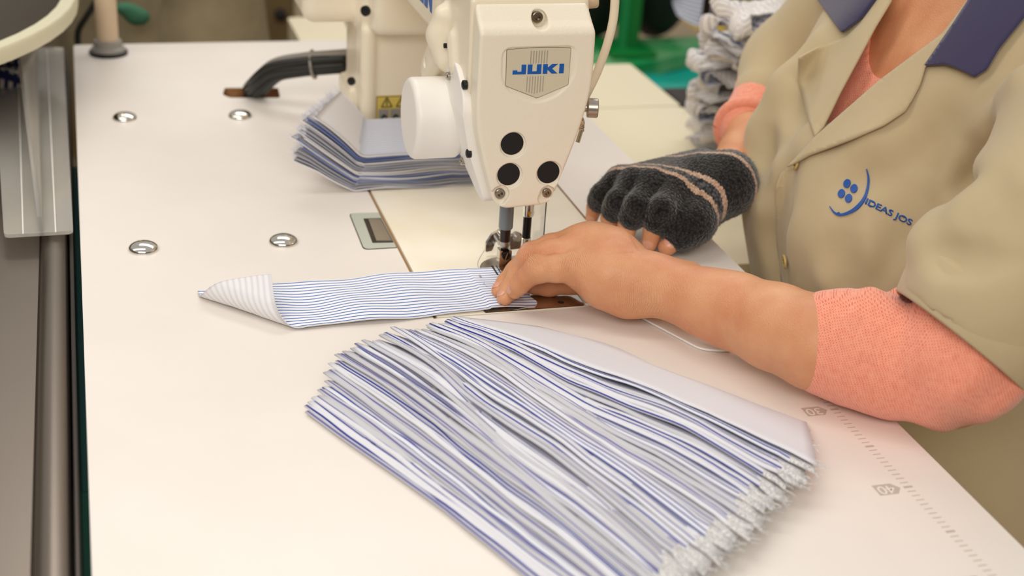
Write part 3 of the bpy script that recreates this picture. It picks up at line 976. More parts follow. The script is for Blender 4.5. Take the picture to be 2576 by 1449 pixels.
def strip_mesh(name, rows, material, parent=None, uv=None, smooth=True, thick=0.0, mats=None, flip=False):
    """rows = grid of points [i][j]; uv = same grid of (u, v); thick gives it a back layer and closed rims"""
    G = np.array(rows, float)
    n, m = G.shape[:2]
    verts = G.reshape(-1, 3)
    sg = -1 if flip else 1
    idx = np.arange(n * m).reshape(n, m)
    faces = [(idx[i, j], idx[i + 1, j], idx[i + 1, j + 1], idx[i, j + 1]) for i in range(n - 1) for j in range(m - 1)]
    mi = [0] * len(faces)
    UV = np.array(uv, float).reshape(-1, 2) if uv is not None else None
    if thick:
        du = np.gradient(G, axis=0); dv = np.gradient(G, axis=1)
        nn = np.cross(du, dv); nn /= np.linalg.norm(nn, axis=2, keepdims=True) + 1e-12
        B = (G - sg * nn * thick).reshape(-1, 3)
        o = n * m
        verts = np.vstack([verts, B])
        k0 = len(faces)
        faces += [(o + idx[i, j + 1], o + idx[i + 1, j + 1], o + idx[i + 1, j], o + idx[i, j]) for i in range(n - 1) for j in range(m - 1)]
        mi += [1] * (len(faces) - k0)
        rim = [(idx[i, 0], idx[i + 1, 0]) for i in range(n - 1)][::-1]
        rim = [(b, a) for a, b in [(idx[i, 0], idx[i + 1, 0]) for i in range(n - 1)]] + [(idx[i, -1], idx[i + 1, -1]) for i in range(n - 1)] + [(idx[0, j], idx[0, j + 1]) for j in range(m - 1)] + [(b, a) for a, b in [(idx[-1, j], idx[-1, j + 1]) for j in range(m - 1)]]
        k0 = len(faces)
        faces += [(b, a, o + a, o + b) for a, b in rim]
        mi += [2] * (len(faces) - k0)
        if UV is not None: UV = np.vstack([UV, UV])
    if flip: faces = [tuple(f)[::-1] for f in faces]
    me = bpy.data.meshes.new(name)
    me.from_pydata([tuple(map(float, v)) for v in verts], [], [tuple(int(x) for x in f) for f in faces])
    if UV is not None:
        lay = me.uv_layers.new(name='UVMap')
        vi = np.zeros(len(me.loops), np.int32); me.loops.foreach_get('vertex_index', vi)
        lay.data.foreach_set('uv', UV[vi].astype(np.float32).ravel())
    ml = mats or [material]
    me.polygons.foreach_set('material_index', [min(x, len(ml) - 1) for x in mi])
    me.update()
    return link_mesh(name, me, ml, parent, smooth)


def noise1(seed, n=6):
    r = random.Random(seed)
    ph = [(r.uniform(0, 6.28), r.uniform(.6, 1.4) * (k + 1), r.uniform(.5, 1) / (k + 1)) for k in range(n)]
    return lambda t: sum(a * math.sin(f * t * 2.2 + p) for p, f, a in ph)
# ---------------------------------------------------------------- the strip being sewn
def sewn_strip():
    x0, xe, wd = .347, .088, .0795
    R_ = .0095
    P = np.array((.157, -.006)); Q = np.array((.0775, .0745))
    d = (Q - P) / np.linalg.norm(Q - P)
    nl = np.array((-d[1], d[0]))
    if nl[0] > 0: nl = -nl                        # points to the left of the fold line
    P = P - nl * R_ * .5
    rows, uvs = [], []
    for a in np.linspace(0, x0 - xe, 110):
        r, q = [], []
        for w in np.linspace(0, wd, 26):
            x = x0 - a
            yb = np.interp(x, [.16, .25, .335], [-.005, .0, .003])
            y = yb + w + .0012 * math.sin(a * 40 + w * 25) + .0005 * math.sin(a * 84 + 1 + w * 40)
            if x > .32: x += .004 * math.sin(w * 90) + .002 * math.sin(w * 260)
            amp = 1 - .5 * abs(w / wd - .5)
            z = .0014 + amp * (.0016 * math.sin(a * 52 + w * 38 + .5) + .0007 * math.sin(a * 110 - w * 50)) + .0015
            if x > .31: z = z * max(0.25, 1 - (x - .31) / .04) + .0008
            p2 = np.array((x, y))
            dl = (p2 - P) @ nl
            if dl > 0:
                base = p2 - nl * dl
                t = dl / R_
                if t < PI * .92:
                    off, zz = R_ * math.sin(t), R_ * (1 - math.cos(t))
                else:
                    e = dl - PI * .92 * R_
                    off = R_ * math.sin(PI * .92) - e * math.cos(.08 * PI * 1.0)
                    zz = R_ * (1 - math.cos(PI * .92)) + e * .22 - e * e * 3.0
                p2 = base + nl * off
                z = z * max(.3, 1 - t) + zz
            r.append((p2[0], p2[1], z)); q.append((a, w))
        rows.append(r); uvs.append(q)
    return strip_mesh('striped_strip', rows, None, None, uvs, thick=.0005, mats=[M['cloth_blue'], M['cloth_back'], M['cloth_back']], flip=True)
st = sewn_strip()
tag(st, 'white cloth strip with blue stripes under the presser foot, far end folded over', 'cloth strip')

# white interfacing lying under the wrist
bm = bmesh.new()
o = [(.3895, .050), (.3895, .002), (.4225, -.0215), (.4519, -.0870), (.462, -.092), (.4755, -.0945), (.492, -.060), (.47, .055)]
prism(bm, round_poly(o, [.001, .001, .01, .006, .004, .004, .01, .01]), [], .0006, .0022, lambda u, v, w: (u, v, w))
M['interfacing'] = mat('white interfacing', (255, 255, 252), 0.3, spec=.8)
noise_bump(M['interfacing'], 1500, .3, .0003, 2)
tag(obj('interfacing_sheet', bm, M['interfacing']), 'white textured interfacing sheet lying under the bare wrist and forearm', 'fabric')
# loose thread by the needle plate
tp_ = [PZ(*p, .0007) for p in ((1249, 600), (1225, 622), (1206, 650), (1202, 668), (1214, 682), (1235, 684), (1250, 688), (1275, 680))]
M['thread'] = mat('grey thread', (150, 156, 176), 0.8)
bm = bmesh.new(); tube(bm, tp_, .00018, 5, 6)
tag(obj('loose_thread', bm, M['thread']), 'thin loose thread curling on the bed beside the needle plate', 'thread')

# ---------------------------------------------------------------- front fan of folded collar pieces
NP = 48
ts = [0, .09, .20, .34, .46, .60, .78, 1.0]
Lp = [PZ(770, 1040, .001), PZ(792, 1000, .004), PZ(828, 925, .011), PZ(872, 882, .019), PZ(925, 862, .024), PZ(992, 835, .026), PZ(1086, 815, .027), PZ(1152, 790, .026)]
d0 = np.array((.422, -.906)); 
R0 = Lp[0][:2] + d0 * .330
tr_ = [0, .5, .68, .84, 1.0]
Rp = [np.array((R0[0], R0[1], .0)), PZ(1725, 1470, .012), PZ(1865, 1378, .012), PZ(1955, 1282, .010), PZ(2046, 1222, .003)]
def ipt(t, T, P): return np.array([np.interp(t, T, [p[k] for p in P]) for k in range(3)])
wobble = [noise1(100 + k) for k in range(6)]
def nth(n):
    return '%d%s' % (n, 'th' if 10 <= n % 100 <= 20 else {1: 'st', 2: 'nd', 3: 'rd'}.get(n % 10, 'th'))
def fan_piece(i, rng):
    t = i / (NP - 1)
    a, b = ipt(t, ts, Lp), ipt(t, tr_, Rp)
    jl = rng.uniform(-.004, .004) if 0 < i < NP - 1 else 0
    top = i == NP - 1
    dirv = (b - a)[:2]; L = np.linalg.norm(dirv); dv = dirv / L
    a2 = a[:2] + dv * jl; L += rng.uniform(-.004, .004) - jl if not top else 0
    n = np.array((-dv[1], dv[0]))
    if n[0] < 0: n = -n
    H = float(np.interp(t, [0, .12, .36, 1], [.0008, .008, .024, .027]))
    wd = .072
    ns = 34
    ph = rng.uniform(0, 6.28)
    voff = rng.uniform(0, 1)
    rows, uvs = [], []
    own = noise1(int(rng.uniform(0, 1e6)))
    r = .00075 + rng.uniform(0, .0004)
    jit = 0 if top or i == 0 else rng.uniform(-.0013, .0013)
    if 0 < i < NP - 1: H *= 1 + rng.uniform(-.09, .06)
    if top: r = .0006
    for k in range(ns):
        s = k / (ns - 1)
        # common S-shaped drift of the pile plus a little of its own
        lat = .0045 * t * math.exp(-((s - .2) / .13) ** 2) + jit * math.sin(PI * min(1, s * 1.5 + .15)) + .0018 * wobble[0](s * 1.6 + t * 1.2) * math.sin(PI * s) + .0007 * own(s * 3.5) * math.sin(PI * min(1, s * 1.2))
        lat += -.004 * math.exp(-((s - .0) / .07) ** 2) * t
        h = H * (1 - .45 * max(0, (s - .72) / .28) ** 1.4) * (.90 + .10 * wobble[1](s * 2 + t * 4)) + .0005 * own(s * 4 + 2)
        h = max(h, .0008)
        c = a2 + dv * (L * s) + n * lat
        row, q = [], []
        # closed fold: near rolled edge, upper layer, lower layer
        gap = .0004 + .0016 * abs(math.sin(PI * s * 1.3 + ph)) * .5
        cs = [(wd, 0, 0), (wd * .5, -.0002, 1), (.004, -r, 2), (.0006, -r * .9, 3), (-.0006, -r * .1, 4), (-.0002, r * .8, 5), (.0016, r + gap, 6), (.006, r * .9 + gap * .8, 7), (wd * .4, r * .8, 8), (wd * .75, r * .6, 9), (wd, .0004, 10)]
        slL, slR = .75, .55
        acc = 0; prev = None
        for (w_, z_, _) in cs:
            f = w_ / wd
            sh = slL * w_ * (1 - s) - slR * w_ * s
            base = c + n * w_ + dv * sh
            zz = h * (1 - f) ** (1.15 if not top else .72) + z_ + r + (.0003 if not top else .0022)
            p = (base[0], base[1], zz)
            if prev is not None: acc += math.dist(prev, (w_, z_))
            prev = (w_, z_)
            row.append(p); q.append((L * s, acc + voff * .0078))
        if k >= ns - 4 and not top:
            e_ = (k - (ns - 5)) / 4
            jx, jz = rng.uniform(-.0018, .0018) * e_, rng.uniform(-.0008, .0022) * e_
            row = [(x + n[0] * jx + dv[0] * rng.uniform(-.001, .001) * e_, y + n[1] * jx, max(.0004, z + jz + rng.uniform(-.0005, .0005) * e_)) for x, y, z in row]
        rows.append(row); uvs.append(q)
    return rows, uvs
rng = random.Random(11)
M['cloth_plain'] = stripes('plain pale shirting back', (232, 231, 237), (225, 224, 232), 0.0047, .4, .2)
M['cloth_fold2'] = stripes('folded cloth grey side', (206, 207, 213), (104, 100, 164), 0.0078, 0.17, 0.04)
M['cloth_fold3'] = stripes('folded cloth blue side', (232, 234, 243), (58, 72, 156), 0.0050, 0.42, 0.06)
for i in range(NP):
    rows, uvs = fan_piece(i, rng)
    top = i == NP - 1
    mm = M['cloth_plain'] if top else rng.choice([M['cloth_fold']] * 5 + [M['cloth_fold2']] * 4 + [M['cloth_fold3']] * 2)
    o = strip_mesh('collar_piece', rows, mm, None, uvs)
    bm = bmesh.new(); bm.from_mesh(o.data)
    es = [e for e in bm.edges if e.is_boundary]
    o.data.materials.append(M['cloth_end'])
    nf0 = len(bm.faces)
    cols = len(rows[0])
    bm.verts.ensure_lookup_table()
    for base in (0, (len(rows) - 1) * cols):
        vs_ = [bm.verts[base + j] for j in range(cols)]
        # ladder cap between lower and upper layers
        lo_i, hi_i = 0, cols - 1
        while lo_i + 1 < hi_i:
            a_, b_, c_, d_ = vs_[lo_i], vs_[lo_i + 1], vs_[hi_i - 1], vs_[hi_i]
            try: f = bm.faces.new([a_, b_, c_, d_] if b_ != c_ else [a_, b_, d_]); f.material_index = 1
            except ValueError: pass
            lo_i += 1; hi_i -= 1
    if not top:
        for f in bm.faces:
            if min(v.index for v in f.verts) >= (len(rows) - 3) * cols: f.material_index = 1
    bmesh.ops.recalc_face_normals(bm, faces=bm.faces)
    bm.to_mesh(o.data); bm.free(); o.data.shade_smooth()
    # loose yarns at the raw right end
    bm = bmesh.new()
    rr = rows[-1]
    for e in range(9):
        p = np.array(rr[rng.randrange(0, 11)]); d = np.array(rows[-1][3]) - np.array(rows[-4][3]); d = d / np.linalg.norm(d) + np.array([rng.uniform(-.9, .9), rng.uniform(-.9, .9), rng.uniform(-.3, .8)])
        tube(bm, [p, p + d * .002, p + d * rng.uniform(.003, .005) + (0, 0, rng.uniform(-.001, .001))], .00022, 3, 0, caps=False)
    fo = obj('frayed_threads', bm, M['cloth_end'], o); fo['kind'] = 'stuff'
    if top: tag(o, 'topmost striped collar piece of the front fan, lying flat with its plain pale back showing', 'cloth piece', 'fan of striped collar pieces')
    elif i == 0: tag(o, 'lowest striped collar piece of the front fan, flat at its lower left edge', 'cloth piece', 'fan of striped collar pieces')
    else: tag(o, 'blue-striped collar piece, ' + nth(i + 1) + ' from the lower left edge of the front fan', 'cloth piece', 'fan of striped collar pieces')
# crumpled raw ends at the lower right of the fan
# ---------------------------------------------------------------- stack behind the presser foot
NS = 16
M['cloth_top'] = stripes('pale blue striped shirting', (224, 226, 234), (132, 144, 178), .0040, .34, .1)
M['rimblue'] = mat('blue cloth edge', (112, 130, 190), 0.9)
M['rimwhite'] = mat('white cloth edge', (236, 236, 242), 0.9)
M['rimgrey'] = mat('grey cloth edge', (176, 180, 196), 0.9)
for k in range(NS):
    zk = .0007 + .0021 * k
    f = k / (NS - 1)
    xf = .238 + .010 * f + rng.uniform(-.0012, .0012)
    ang = math.radians(26 + 22 * f)
    Ln, Lf = .064 + rng.uniform(-.008, .006), .036 + rng.uniform(-.006, .006)
    y0, y1 = .271 + .006 * f + rng.uniform(-.0008, .0008), .360 + .022 * f
    rb = .014
    rows, uvs = [], []
    prof = [(.372, 0.0)] + [(x, 0.0) for x in np.linspace(.35, xf + rb, 10)] + ['bend'] 
    for j in range(14):
        g = j / 13
        y = y0 + (y1 - y0) * g
        row, q = [], []
        Lr = Ln + (Lf - Ln) * g
        pts = [(x, zk + .0018 * math.sin((x - .25) * 60 + k * .35) * (.4 + .6 * (1 - f)) * (1 - g * .5) * (1 if x < .35 else .3)) for x in np.linspace(.372, xf + rb, 14)]
        for a in np.linspace(0, ang, 7)[1:]:
            pts.append((xf + rb - (rb + .0 * k) * math.sin(a), zk + rb * (1 - math.cos(a))))
        ex, ez = pts[-1]
        for e in np.linspace(0, Lr, 8)[1:]:
            c = e * e * (2.5 - 5.5 * (1 - f))
            pts.append((ex - e * math.cos(ang) , ez + e * math.sin(ang) - max(c, -.004)))
        acc = 0
        for m_, (x, z) in enumerate(pts):
            if m_: acc += math.dist(pts[m_ - 1], pts[m_])
            sk = (m_ / len(pts)) 
            row.append((x + .030 * g * (sk ** .5) , y + .0008 * math.sin(k * 1.7 + acc * 40), max(z, .0005) + .003 * g * (1 - g) * f))
            q.append((acc, g * .09 + k * .0013))
        rows.append(row); uvs.append(q)
    o = strip_mesh('stacked_collar_piece', rows, None, None, uvs, thick=-.0014, mats=[M['cloth_back'], M['cloth_top'] if k == NS - 1 else M['cloth_back'], rng.choice([M['rimblue'], M['rimwhite'], M['rimwhite'], M['rimgrey']])])
    if k == NS - 1:
        for pg in o.data.polygons:
            if pg.material_index == 1 and pg.center.x < xf + .006 + .03 * 1.0 * (pg.center.y - y0) / (y1 - y0) * .75: pg.material_index = 0
    if k == NS - 1: lab_ = 'topmost striped collar piece of the stack beneath the machine arm'
    elif k == 0: lab_ = 'bottom striped collar piece of the stack beneath the machine arm'
    else: lab_ = 'striped collar piece with frayed end, ' + nth(k + 1) + ' from the bottom of the stack beneath the arm'
    tag(o, lab_, 'cloth piece', 'stack of collar pieces beneath the arm')
    # frayed threads along the raw end
    bm = bmesh.new()
    rr = np.array([r_[-1] for r_ in rows])
    tang = np.array([r_[-1] for r_ in rows]) - np.array([r_[-2] for r_ in rows])
    for e in range(60):
        g = rng.uniform(0, 12.99); i0 = int(g); u = g - i0
        p = rr[i0] * (1 - u) + rr[i0 + 1] * u
        d = tang[i0] / np.linalg.norm(tang[i0]) + np.array([rng.uniform(-.4, .4), rng.uniform(-.4, .4), rng.uniform(-.2, .5)])
        tube(bm, [p - d * .001, p + d * rng.uniform(.002, .007)], .00026, 3, 0, caps=False)
    fo = obj('frayed_threads', bm, M['rimwhite'], o); fo['kind'] = 'stuff'

# ---------------------------------------------------------------- gingham cloth on the tray, far left
rows, uvs = [], []
c = PZ(-15, 180, .0)
for i in range(30):
    r, q = [], []
    for j in range(24):
        u, v = i / 29 * .16, j / 23 * .12
        x, y = c[0] - .11 + u, c[1] - .09 + v * 1.2
        e = min(1, 8 * min(i / 29, 1 - i / 29, j / 23, 1 - j / 23))
        r.append((x + .006 * math.sin(v * 60), y, -.009 + e * (.022 + .008 * math.sin(u * 70 + v * 30) + .007 * math.sin(v * 90)))); q.append((u, v))
    rows.append(r); uvs.append(q)
tag(strip_mesh('gingham_cloth', rows, M['gingham'], None, uvs), 'navy and white checked cloth crumpled on the steel tray at the left edge', 'cloth')

# ---------------------------------------------------------------- background, right
M['shelf'] = mat('cream yellow laminate', (240, 230, 200), 0.4)
SZ = -.08
sh = thing('side_shelf', 'cream yellow side shelf beyond the operator edge of the white table', 'shelf', (.65, .6, SZ))
e1, e2 = PZ(1590, 160, SZ), PZ(1722, 277, SZ)
xs = (e1[0] + e2[0]) / 2
yj = PZ(1700, 266, SZ)[1]; yn = PZ(1900, 662, SZ)[1]
bm = bmesh.new(); prism(bm, rrect(.562, yn, xs, yj - .0015, .012), [], SZ - .025, SZ, lambda u, v, w: (u, v, w)); obj('near_panel', bm, M['shelf'], sh)
bm = bmesh.new(); prism(bm, rrect(.562, yj + .0015, xs, e1[1], .004), [], SZ - .025, SZ, lambda u, v, w: (u, v, w)); obj('far_panel', bm, M['shelf'], sh)
for lx_ in (.57, xs - .06):
    for ly_ in (yn + .02, e1[1] - .06):
        bm = bmesh.new(); box(bm, (lx_, ly_, FZ), (lx_ + .035, ly_ + .04, SZ - .025)); obj('leg', bm, M['darksteel'], sh)

# pile of bundled striped pieces
stool = thing('dark_stool', 'dark stool under the pile of striped cloth', 'stool', (xs + .12, .5, FZ))
p0, p1 = PZ(1700, 340, SZ), PZ(2010, 372, SZ)
bm = bmesh.new(); box(bm, (xs + .004, p0[1] - .03, SZ - .03), (xs + .24, p0[1] + .20, SZ - .001), .006); obj('seat', bm, M['darksteel'], stool)
for x in (xs + .02, xs + .20):
    for y in (p0[1] - .01, p0[1] + .17):
        bm = bmesh.new(); box(bm, (x, y, FZ), (x + .02, y + .02, SZ - .03)); obj('leg', bm, M['darksteel'], stool)
piles = [  # centre px, half width px, height above the stool, turn
    (1850, 330, 118, .012, .1), (1845, 292, 112, .042, -.25), (1852, 250, 108, .070, .15), (1848, 205, 104, .100, -.1), (1862, 158, 104, .128, .35), (1850, 112, 88, .158, -.3), (1890, 78, 84, .178, .5)]
M['pile_cloth'] = M['cloth_pile']
M['cloth_pile_back'] = stripes('pile cloth lining', (242, 238, 234), (196, 190, 196), 0.0062, .3, .1)
for idx, (px, py, hw, zz, turn) in enumerate(piles):
    c = PZ(px, py + 10, SZ + zz)
    rad = hw / F * ((c - CAM) @ AF)
    rows, uvs = [], []
    nz = noise1(300 + idx); n2 = noise1(500 + idx)
    # S-folded section, swept sideways with a fan-like rumple
    sec = []
    layers, lh = 3, .017
    for l_ in range(layers):
        xs_ = np.linspace(-1, 1, 9) if l_ % 2 == 0 else np.linspace(1, -1, 9)
        for x in xs_: sec.append((x * .95, l_ * lh * 1.15 - .02))
        if l_ < layers - 1:
            sg = xs_[-1]
            for a in (-PI / 4, 0, PI / 4): sec.append((sg * (.95 + .09 * math.cos(a)), l_ * lh * 1.15 - .02 + lh * .57 + lh * .57 * math.sin(a)))
    for i in range(26):
        g = i / 25
        r, q = [], []
        acc = 0; prev = None
        ww = (g - .5) * 2 * rad * .8
        for j, (sx, sz) in enumerate(sec):
            sc_ = rad * (.90 + .10 * nz(g * 2 + j * .02) + .06 * math.sin(g * 6 + idx))
            x = sx * sc_; z = sz + .004 * n2(g * 2.5 + sx * 1.0) + .010 * sx * math.sin(idx * 2.1 + g * 4)
            if prev is not None: acc += math.dist(prev, (x, z))
            prev = (x, z)
            X_ = math.cos(turn) * x - math.sin(turn) * ww; Y_ = math.sin(turn) * x + math.cos(turn) * ww
            X_ += .008 * n2(g * 3 + j * .11)
            r.append((c[0] + X_, c[1] + Y_ * .8, max(c[2] + z + .012, SZ + .002))); q.append((acc, ww + (0.01 * math.sin(acc * 30))) if idx % 2 else (ww, acc))
        rows.append(r); uvs.append(q)
    o = strip_mesh('striped_bundle', rows, None, None, uvs, thick=.0008, mats=[M['cloth_pile'], M['cloth_pile_back'], M['rimwhite']])
    pos = ['bottom bundle of the blurred striped cloth pile behind the gloved hand', 'second bundle from the bottom of the blurred striped cloth pile', 'third bundle from the bottom of the blurred striped cloth pile', 'middle bundle of the blurred striped cloth pile', 'third bundle from the top of the blurred striped cloth pile', 'second bundle from the top of the blurred striped cloth pile', 'topmost bundle of the blurred striped cloth pile'][idx]
    tag(o, pos, 'cloth bundle', 'pile of striped bundles')

# striped shirt hanging behind the pile
rows, uvs = [], []
a, b = PD(1928, -60, 1.95), PD(2075, -60, 1.95); dn = PD(1935, 112, 1.90)
for i in range(16):
    r, q = [], []
    for j in range(14):
        g, h = i / 15, j / 13
        p = a + (b - a) * g + (dn - a) * h
        p = p + AF * .006 * math.sin(g * 14)
        r.append(p); q.append((h * .12, g * .085))
    rows.append(r); uvs.append(q)
tag(strip_mesh('striped_shirt_panel', rows, None, None, uvs, thick=.001, mats=[stripes('fine striped shirting', (236, 238, 246), (186, 192, 214), .0052, .35, .1)] * 3), 'white shirt panel with fine pale stripes hanging behind the cloth pile', 'shirt panel')

# green machine base
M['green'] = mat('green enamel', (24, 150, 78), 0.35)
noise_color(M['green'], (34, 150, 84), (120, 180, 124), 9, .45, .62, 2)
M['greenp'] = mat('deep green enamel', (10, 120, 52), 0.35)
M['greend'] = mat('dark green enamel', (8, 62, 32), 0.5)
gz = -.30
gm = thing('green_machine_frame', 'green enamelled machine frame with an upright post in the blurred background', 'machine frame', tuple(PZ(1575, 130, gz)))
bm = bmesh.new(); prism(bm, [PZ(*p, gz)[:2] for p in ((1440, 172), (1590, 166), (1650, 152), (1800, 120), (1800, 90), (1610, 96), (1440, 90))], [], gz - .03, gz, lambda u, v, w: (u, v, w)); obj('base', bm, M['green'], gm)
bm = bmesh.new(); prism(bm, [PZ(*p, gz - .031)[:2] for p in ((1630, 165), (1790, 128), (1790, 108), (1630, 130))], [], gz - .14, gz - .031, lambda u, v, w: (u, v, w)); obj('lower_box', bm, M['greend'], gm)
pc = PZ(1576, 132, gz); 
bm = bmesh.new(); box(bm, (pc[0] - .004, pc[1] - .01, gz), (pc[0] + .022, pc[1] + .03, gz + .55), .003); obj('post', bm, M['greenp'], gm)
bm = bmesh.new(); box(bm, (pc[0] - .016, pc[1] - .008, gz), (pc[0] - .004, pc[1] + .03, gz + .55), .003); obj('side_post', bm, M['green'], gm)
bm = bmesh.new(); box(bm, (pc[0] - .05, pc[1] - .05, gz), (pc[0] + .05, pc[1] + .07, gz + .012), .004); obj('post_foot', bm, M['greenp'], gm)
for x in (-.12, .16):
    bm = bmesh.new(); box(bm, (pc[0] + x, pc[1], FZ), (pc[0] + x + .04, pc[1] + .04, gz - .03)); obj('leg', bm, M['greend'], gm)
S = Solid((-.3, -.22, -.3), (.3, .22, .3), .012)
S.ell((-.085, 0, .05), (.080, .07, .15), .02); S.ell((.055, .0, .05), (.085, .08, .15), .02); S.ell((-.01, 0, .16), (.14, .1, .12), .04)
bag = solid_obj('black_bag', S, M['black'])
bag.location = tuple(PD(1592, -20, 3.05))
tag(bag, 'black shape behind the green machine frame, seen only as a dark blur', 'bag')
M['tealchair'] = mat('turquoise plastic', (0, 160, 144), 0.4)
tc = thing('turquoise_chair', 'turquoise plastic chair seat between the green frame and the cloth pile', 'chair', tuple(PZ(1740, 190, -.36)))
q = PZ(1735, 196, -.34)
S = Solid((-.2, -.2, -.08), (.25, .25, .1), .006)
S.ell((0, 0, 0), (.15, .12, .035), .01); S.ell((0, 0, .035), (.13, .10, .03), .01, 'cut')
se = solid_obj('seat', S, M['tealchair'], None); se.location = q; se.parent = tc; se.matrix_parent_inverse = Matrix.Translation(tc.location).inverted()
bm = bmesh.new(); lathe(bm, q + (0, 0, -.40), (0, 0, 1), [(.03, 0), (.03, .38)], 16); obj('column', bm, M['greend'], tc)
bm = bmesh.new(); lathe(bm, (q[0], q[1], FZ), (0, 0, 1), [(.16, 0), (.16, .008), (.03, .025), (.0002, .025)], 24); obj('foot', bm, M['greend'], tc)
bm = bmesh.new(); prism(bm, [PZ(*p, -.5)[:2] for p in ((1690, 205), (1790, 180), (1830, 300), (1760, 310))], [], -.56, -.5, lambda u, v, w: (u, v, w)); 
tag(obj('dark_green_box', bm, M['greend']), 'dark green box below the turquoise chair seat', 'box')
M['ytape'] = mat('yellow floor tape', (250, 205, 40), 0.5)
bm = bmesh.new(); prism(bm, [PZ(*p, FZ)[:2] for p in ((1640, -20), (1700, -20), (1795, 45), (1850, 105), (1785, 92), (1700, 40))], [], FZ, FZ + .001, lambda u, v, w: (u, v, w))
tag(obj('floor_tape', bm, M['ytape']), 'yellow safety tape stuck on the beige floor', 'floor tape')
q = PD(1768, 100, 2.25)
bm = bmesh.new(); lathe(bm, (q[0], q[1], q[2]), (0, 0, 1), [(.007, 0), (.007, .35)], 12); tag(obj('thin_post', bm, M['darksteel']), 'thin dark metal post rising behind the end of the green frame', 'post')
rows, uvs = [], []
a, b = PD(1700, -20, 2.3), PD(1840, -20, 2.3)
for i in range(10):
    r, q_ = [], []
    for j in range(8):
        g, h = i / 9, j / 7
        p = a + (b - a) * g + np.array((0, -.02, -.035)) * h * (1 + .3 * math.sin(g * 5)) + np.array((0, .02 * math.sin(g * 6 + h * 3), 0))
        r.append(p); q_.append((g * .1, h * .05))
    rows.append(r); uvs.append(q_)
tag(strip_mesh('grey_striped_cloth', rows, None, None, uvs, thick=.001, mats=[stripes('grey stripe', (190, 194, 204), (130, 134, 152), .006, .4, .1)] * 3), 'grey striped cloth hanging over the yellow tape at the top edge', 'cloth')

# ---------------------------------------------------------------- background, left
M['browncab'] = mat('olive brown cabinet', (112, 94, 60), 0.6)
M['sack'] = mat('grey brown sack', (132, 116, 96), 0.9)
noise_color(M['sack'], (96, 86, 66), (160, 146, 116), 6)
yb_ = 1.9
a, b = PY(562, 100, yb_), PY(742, 60, yb_)
cb = thing('brown_cabinet', 'olive brown cabinet beyond the far edge of the white table', 'cabinet', (a[0], yb_, FZ))
bm = bmesh.new(); box(bm, (a[0], yb_, FZ), (b[0], yb_ + .5, .1), .006); obj('body', bm, M['browncab'], cb)
bm = bmesh.new(); box(bm, (a[0] + .006, yb_ - .012, FZ + .04), (b[0] - .006, yb_, .09), .004); obj('door', bm, M['browncab'], cb)
for p in ((598, 42), (705, 36)):
    k_ = PY(*p, yb_ - .012); bm = bmesh.new(); lathe(bm, k_, (0, -1, 0), [(.012, 0), (.012, .01), (.0002, .016)], 16); obj('knob', bm, M['dark'], cb)
a2, b2 = PY(482, 100, 1.95), PY(562, 100, 1.95)
bm = bmesh.new(); box(bm, (a2[0], 1.95, FZ), (b2[0] - .004, 2.3, .12), .01); tag(obj('black_gap_box', bm, M['black']), 'tall black box filling the dark gap left of the olive brown cabinet', 'bin')  # black box added to stand in for the dark gap beside the cabinet
sk = [(450, 60, 2.05, .17, 'grey brown cloth sack leaning against the black box'), (400, 5, 2.3, .16, 'pale brown sack behind, left of the black box'), (310, 70, 2.0, .13, 'low beige sack behind the thread stand pole')]
for n_, (px, py, dd, rr_, lb) in enumerate(sk):
    S = Solid((-.3, -.3, -.3), (.3, .3, .3), .012)
    S.ell((0, 0, -.05), (rr_ * .8, rr_ * .7, rr_ * 1.2), .02); S.ell((.02, 0, .1), (rr_ * .5, rr_ * .5, rr_ * .6), .06)
    o = solid_obj('cloth_sack', S, M['sack']); o.location = tuple(PD(px, py + 60, dd)); tag(o, lb, 'sack')
S = Solid((-.1, -.1, -.1), (.1, .1, .1), .006); S.ell((0, 0, 0), (.017, .014, .012), .01); S.ell((-.016, 0, .012), (.014, .012, .008), .01)
o = solid_obj('green_cloth', S, mat('dull green rag', (60, 112, 84), .9)); o.location = tuple(PD(346, 42, 1.86)); tag(o, 'small green rag lying among the grey brown sacks', 'rag')
M['bgdark'] = mat('painted floor shade', (92, 80, 58), 0.8)
bm = bmesh.new(); box(bm, (-1.2, 1.3, FZ), (.60, 4.5, FZ + .01)); tag(obj('floor_shade_sheet', bm, M['bgdark']), 'dark brown sheet painting shade on the floor beyond the table', 'mat')  # flat dark sheet: the shade on this floor is put into its colour
cz = -.06
bm = bmesh.new(); prism(bm, round_poly([PZ(*p, cz)[:2] for p in ((722, 44), (860, 40), (900, 130), (770, 130))], .01), [], cz - .03, cz, lambda u, v, w: (u, v, w))
ct = thing('cream_end_table', 'cream end table touching the far side behind the machine column', 'table', (.33, .85, cz))
obj('top', bm, M['shelf'], ct)
q = PZ(800, 80, cz)
bm = bmesh.new(); box(bm, (q[0] - .02, q[1] - .02, FZ), (q[0] + .02, q[1] + .02, cz - .03)); obj('leg', bm, M['darksteel'], ct)
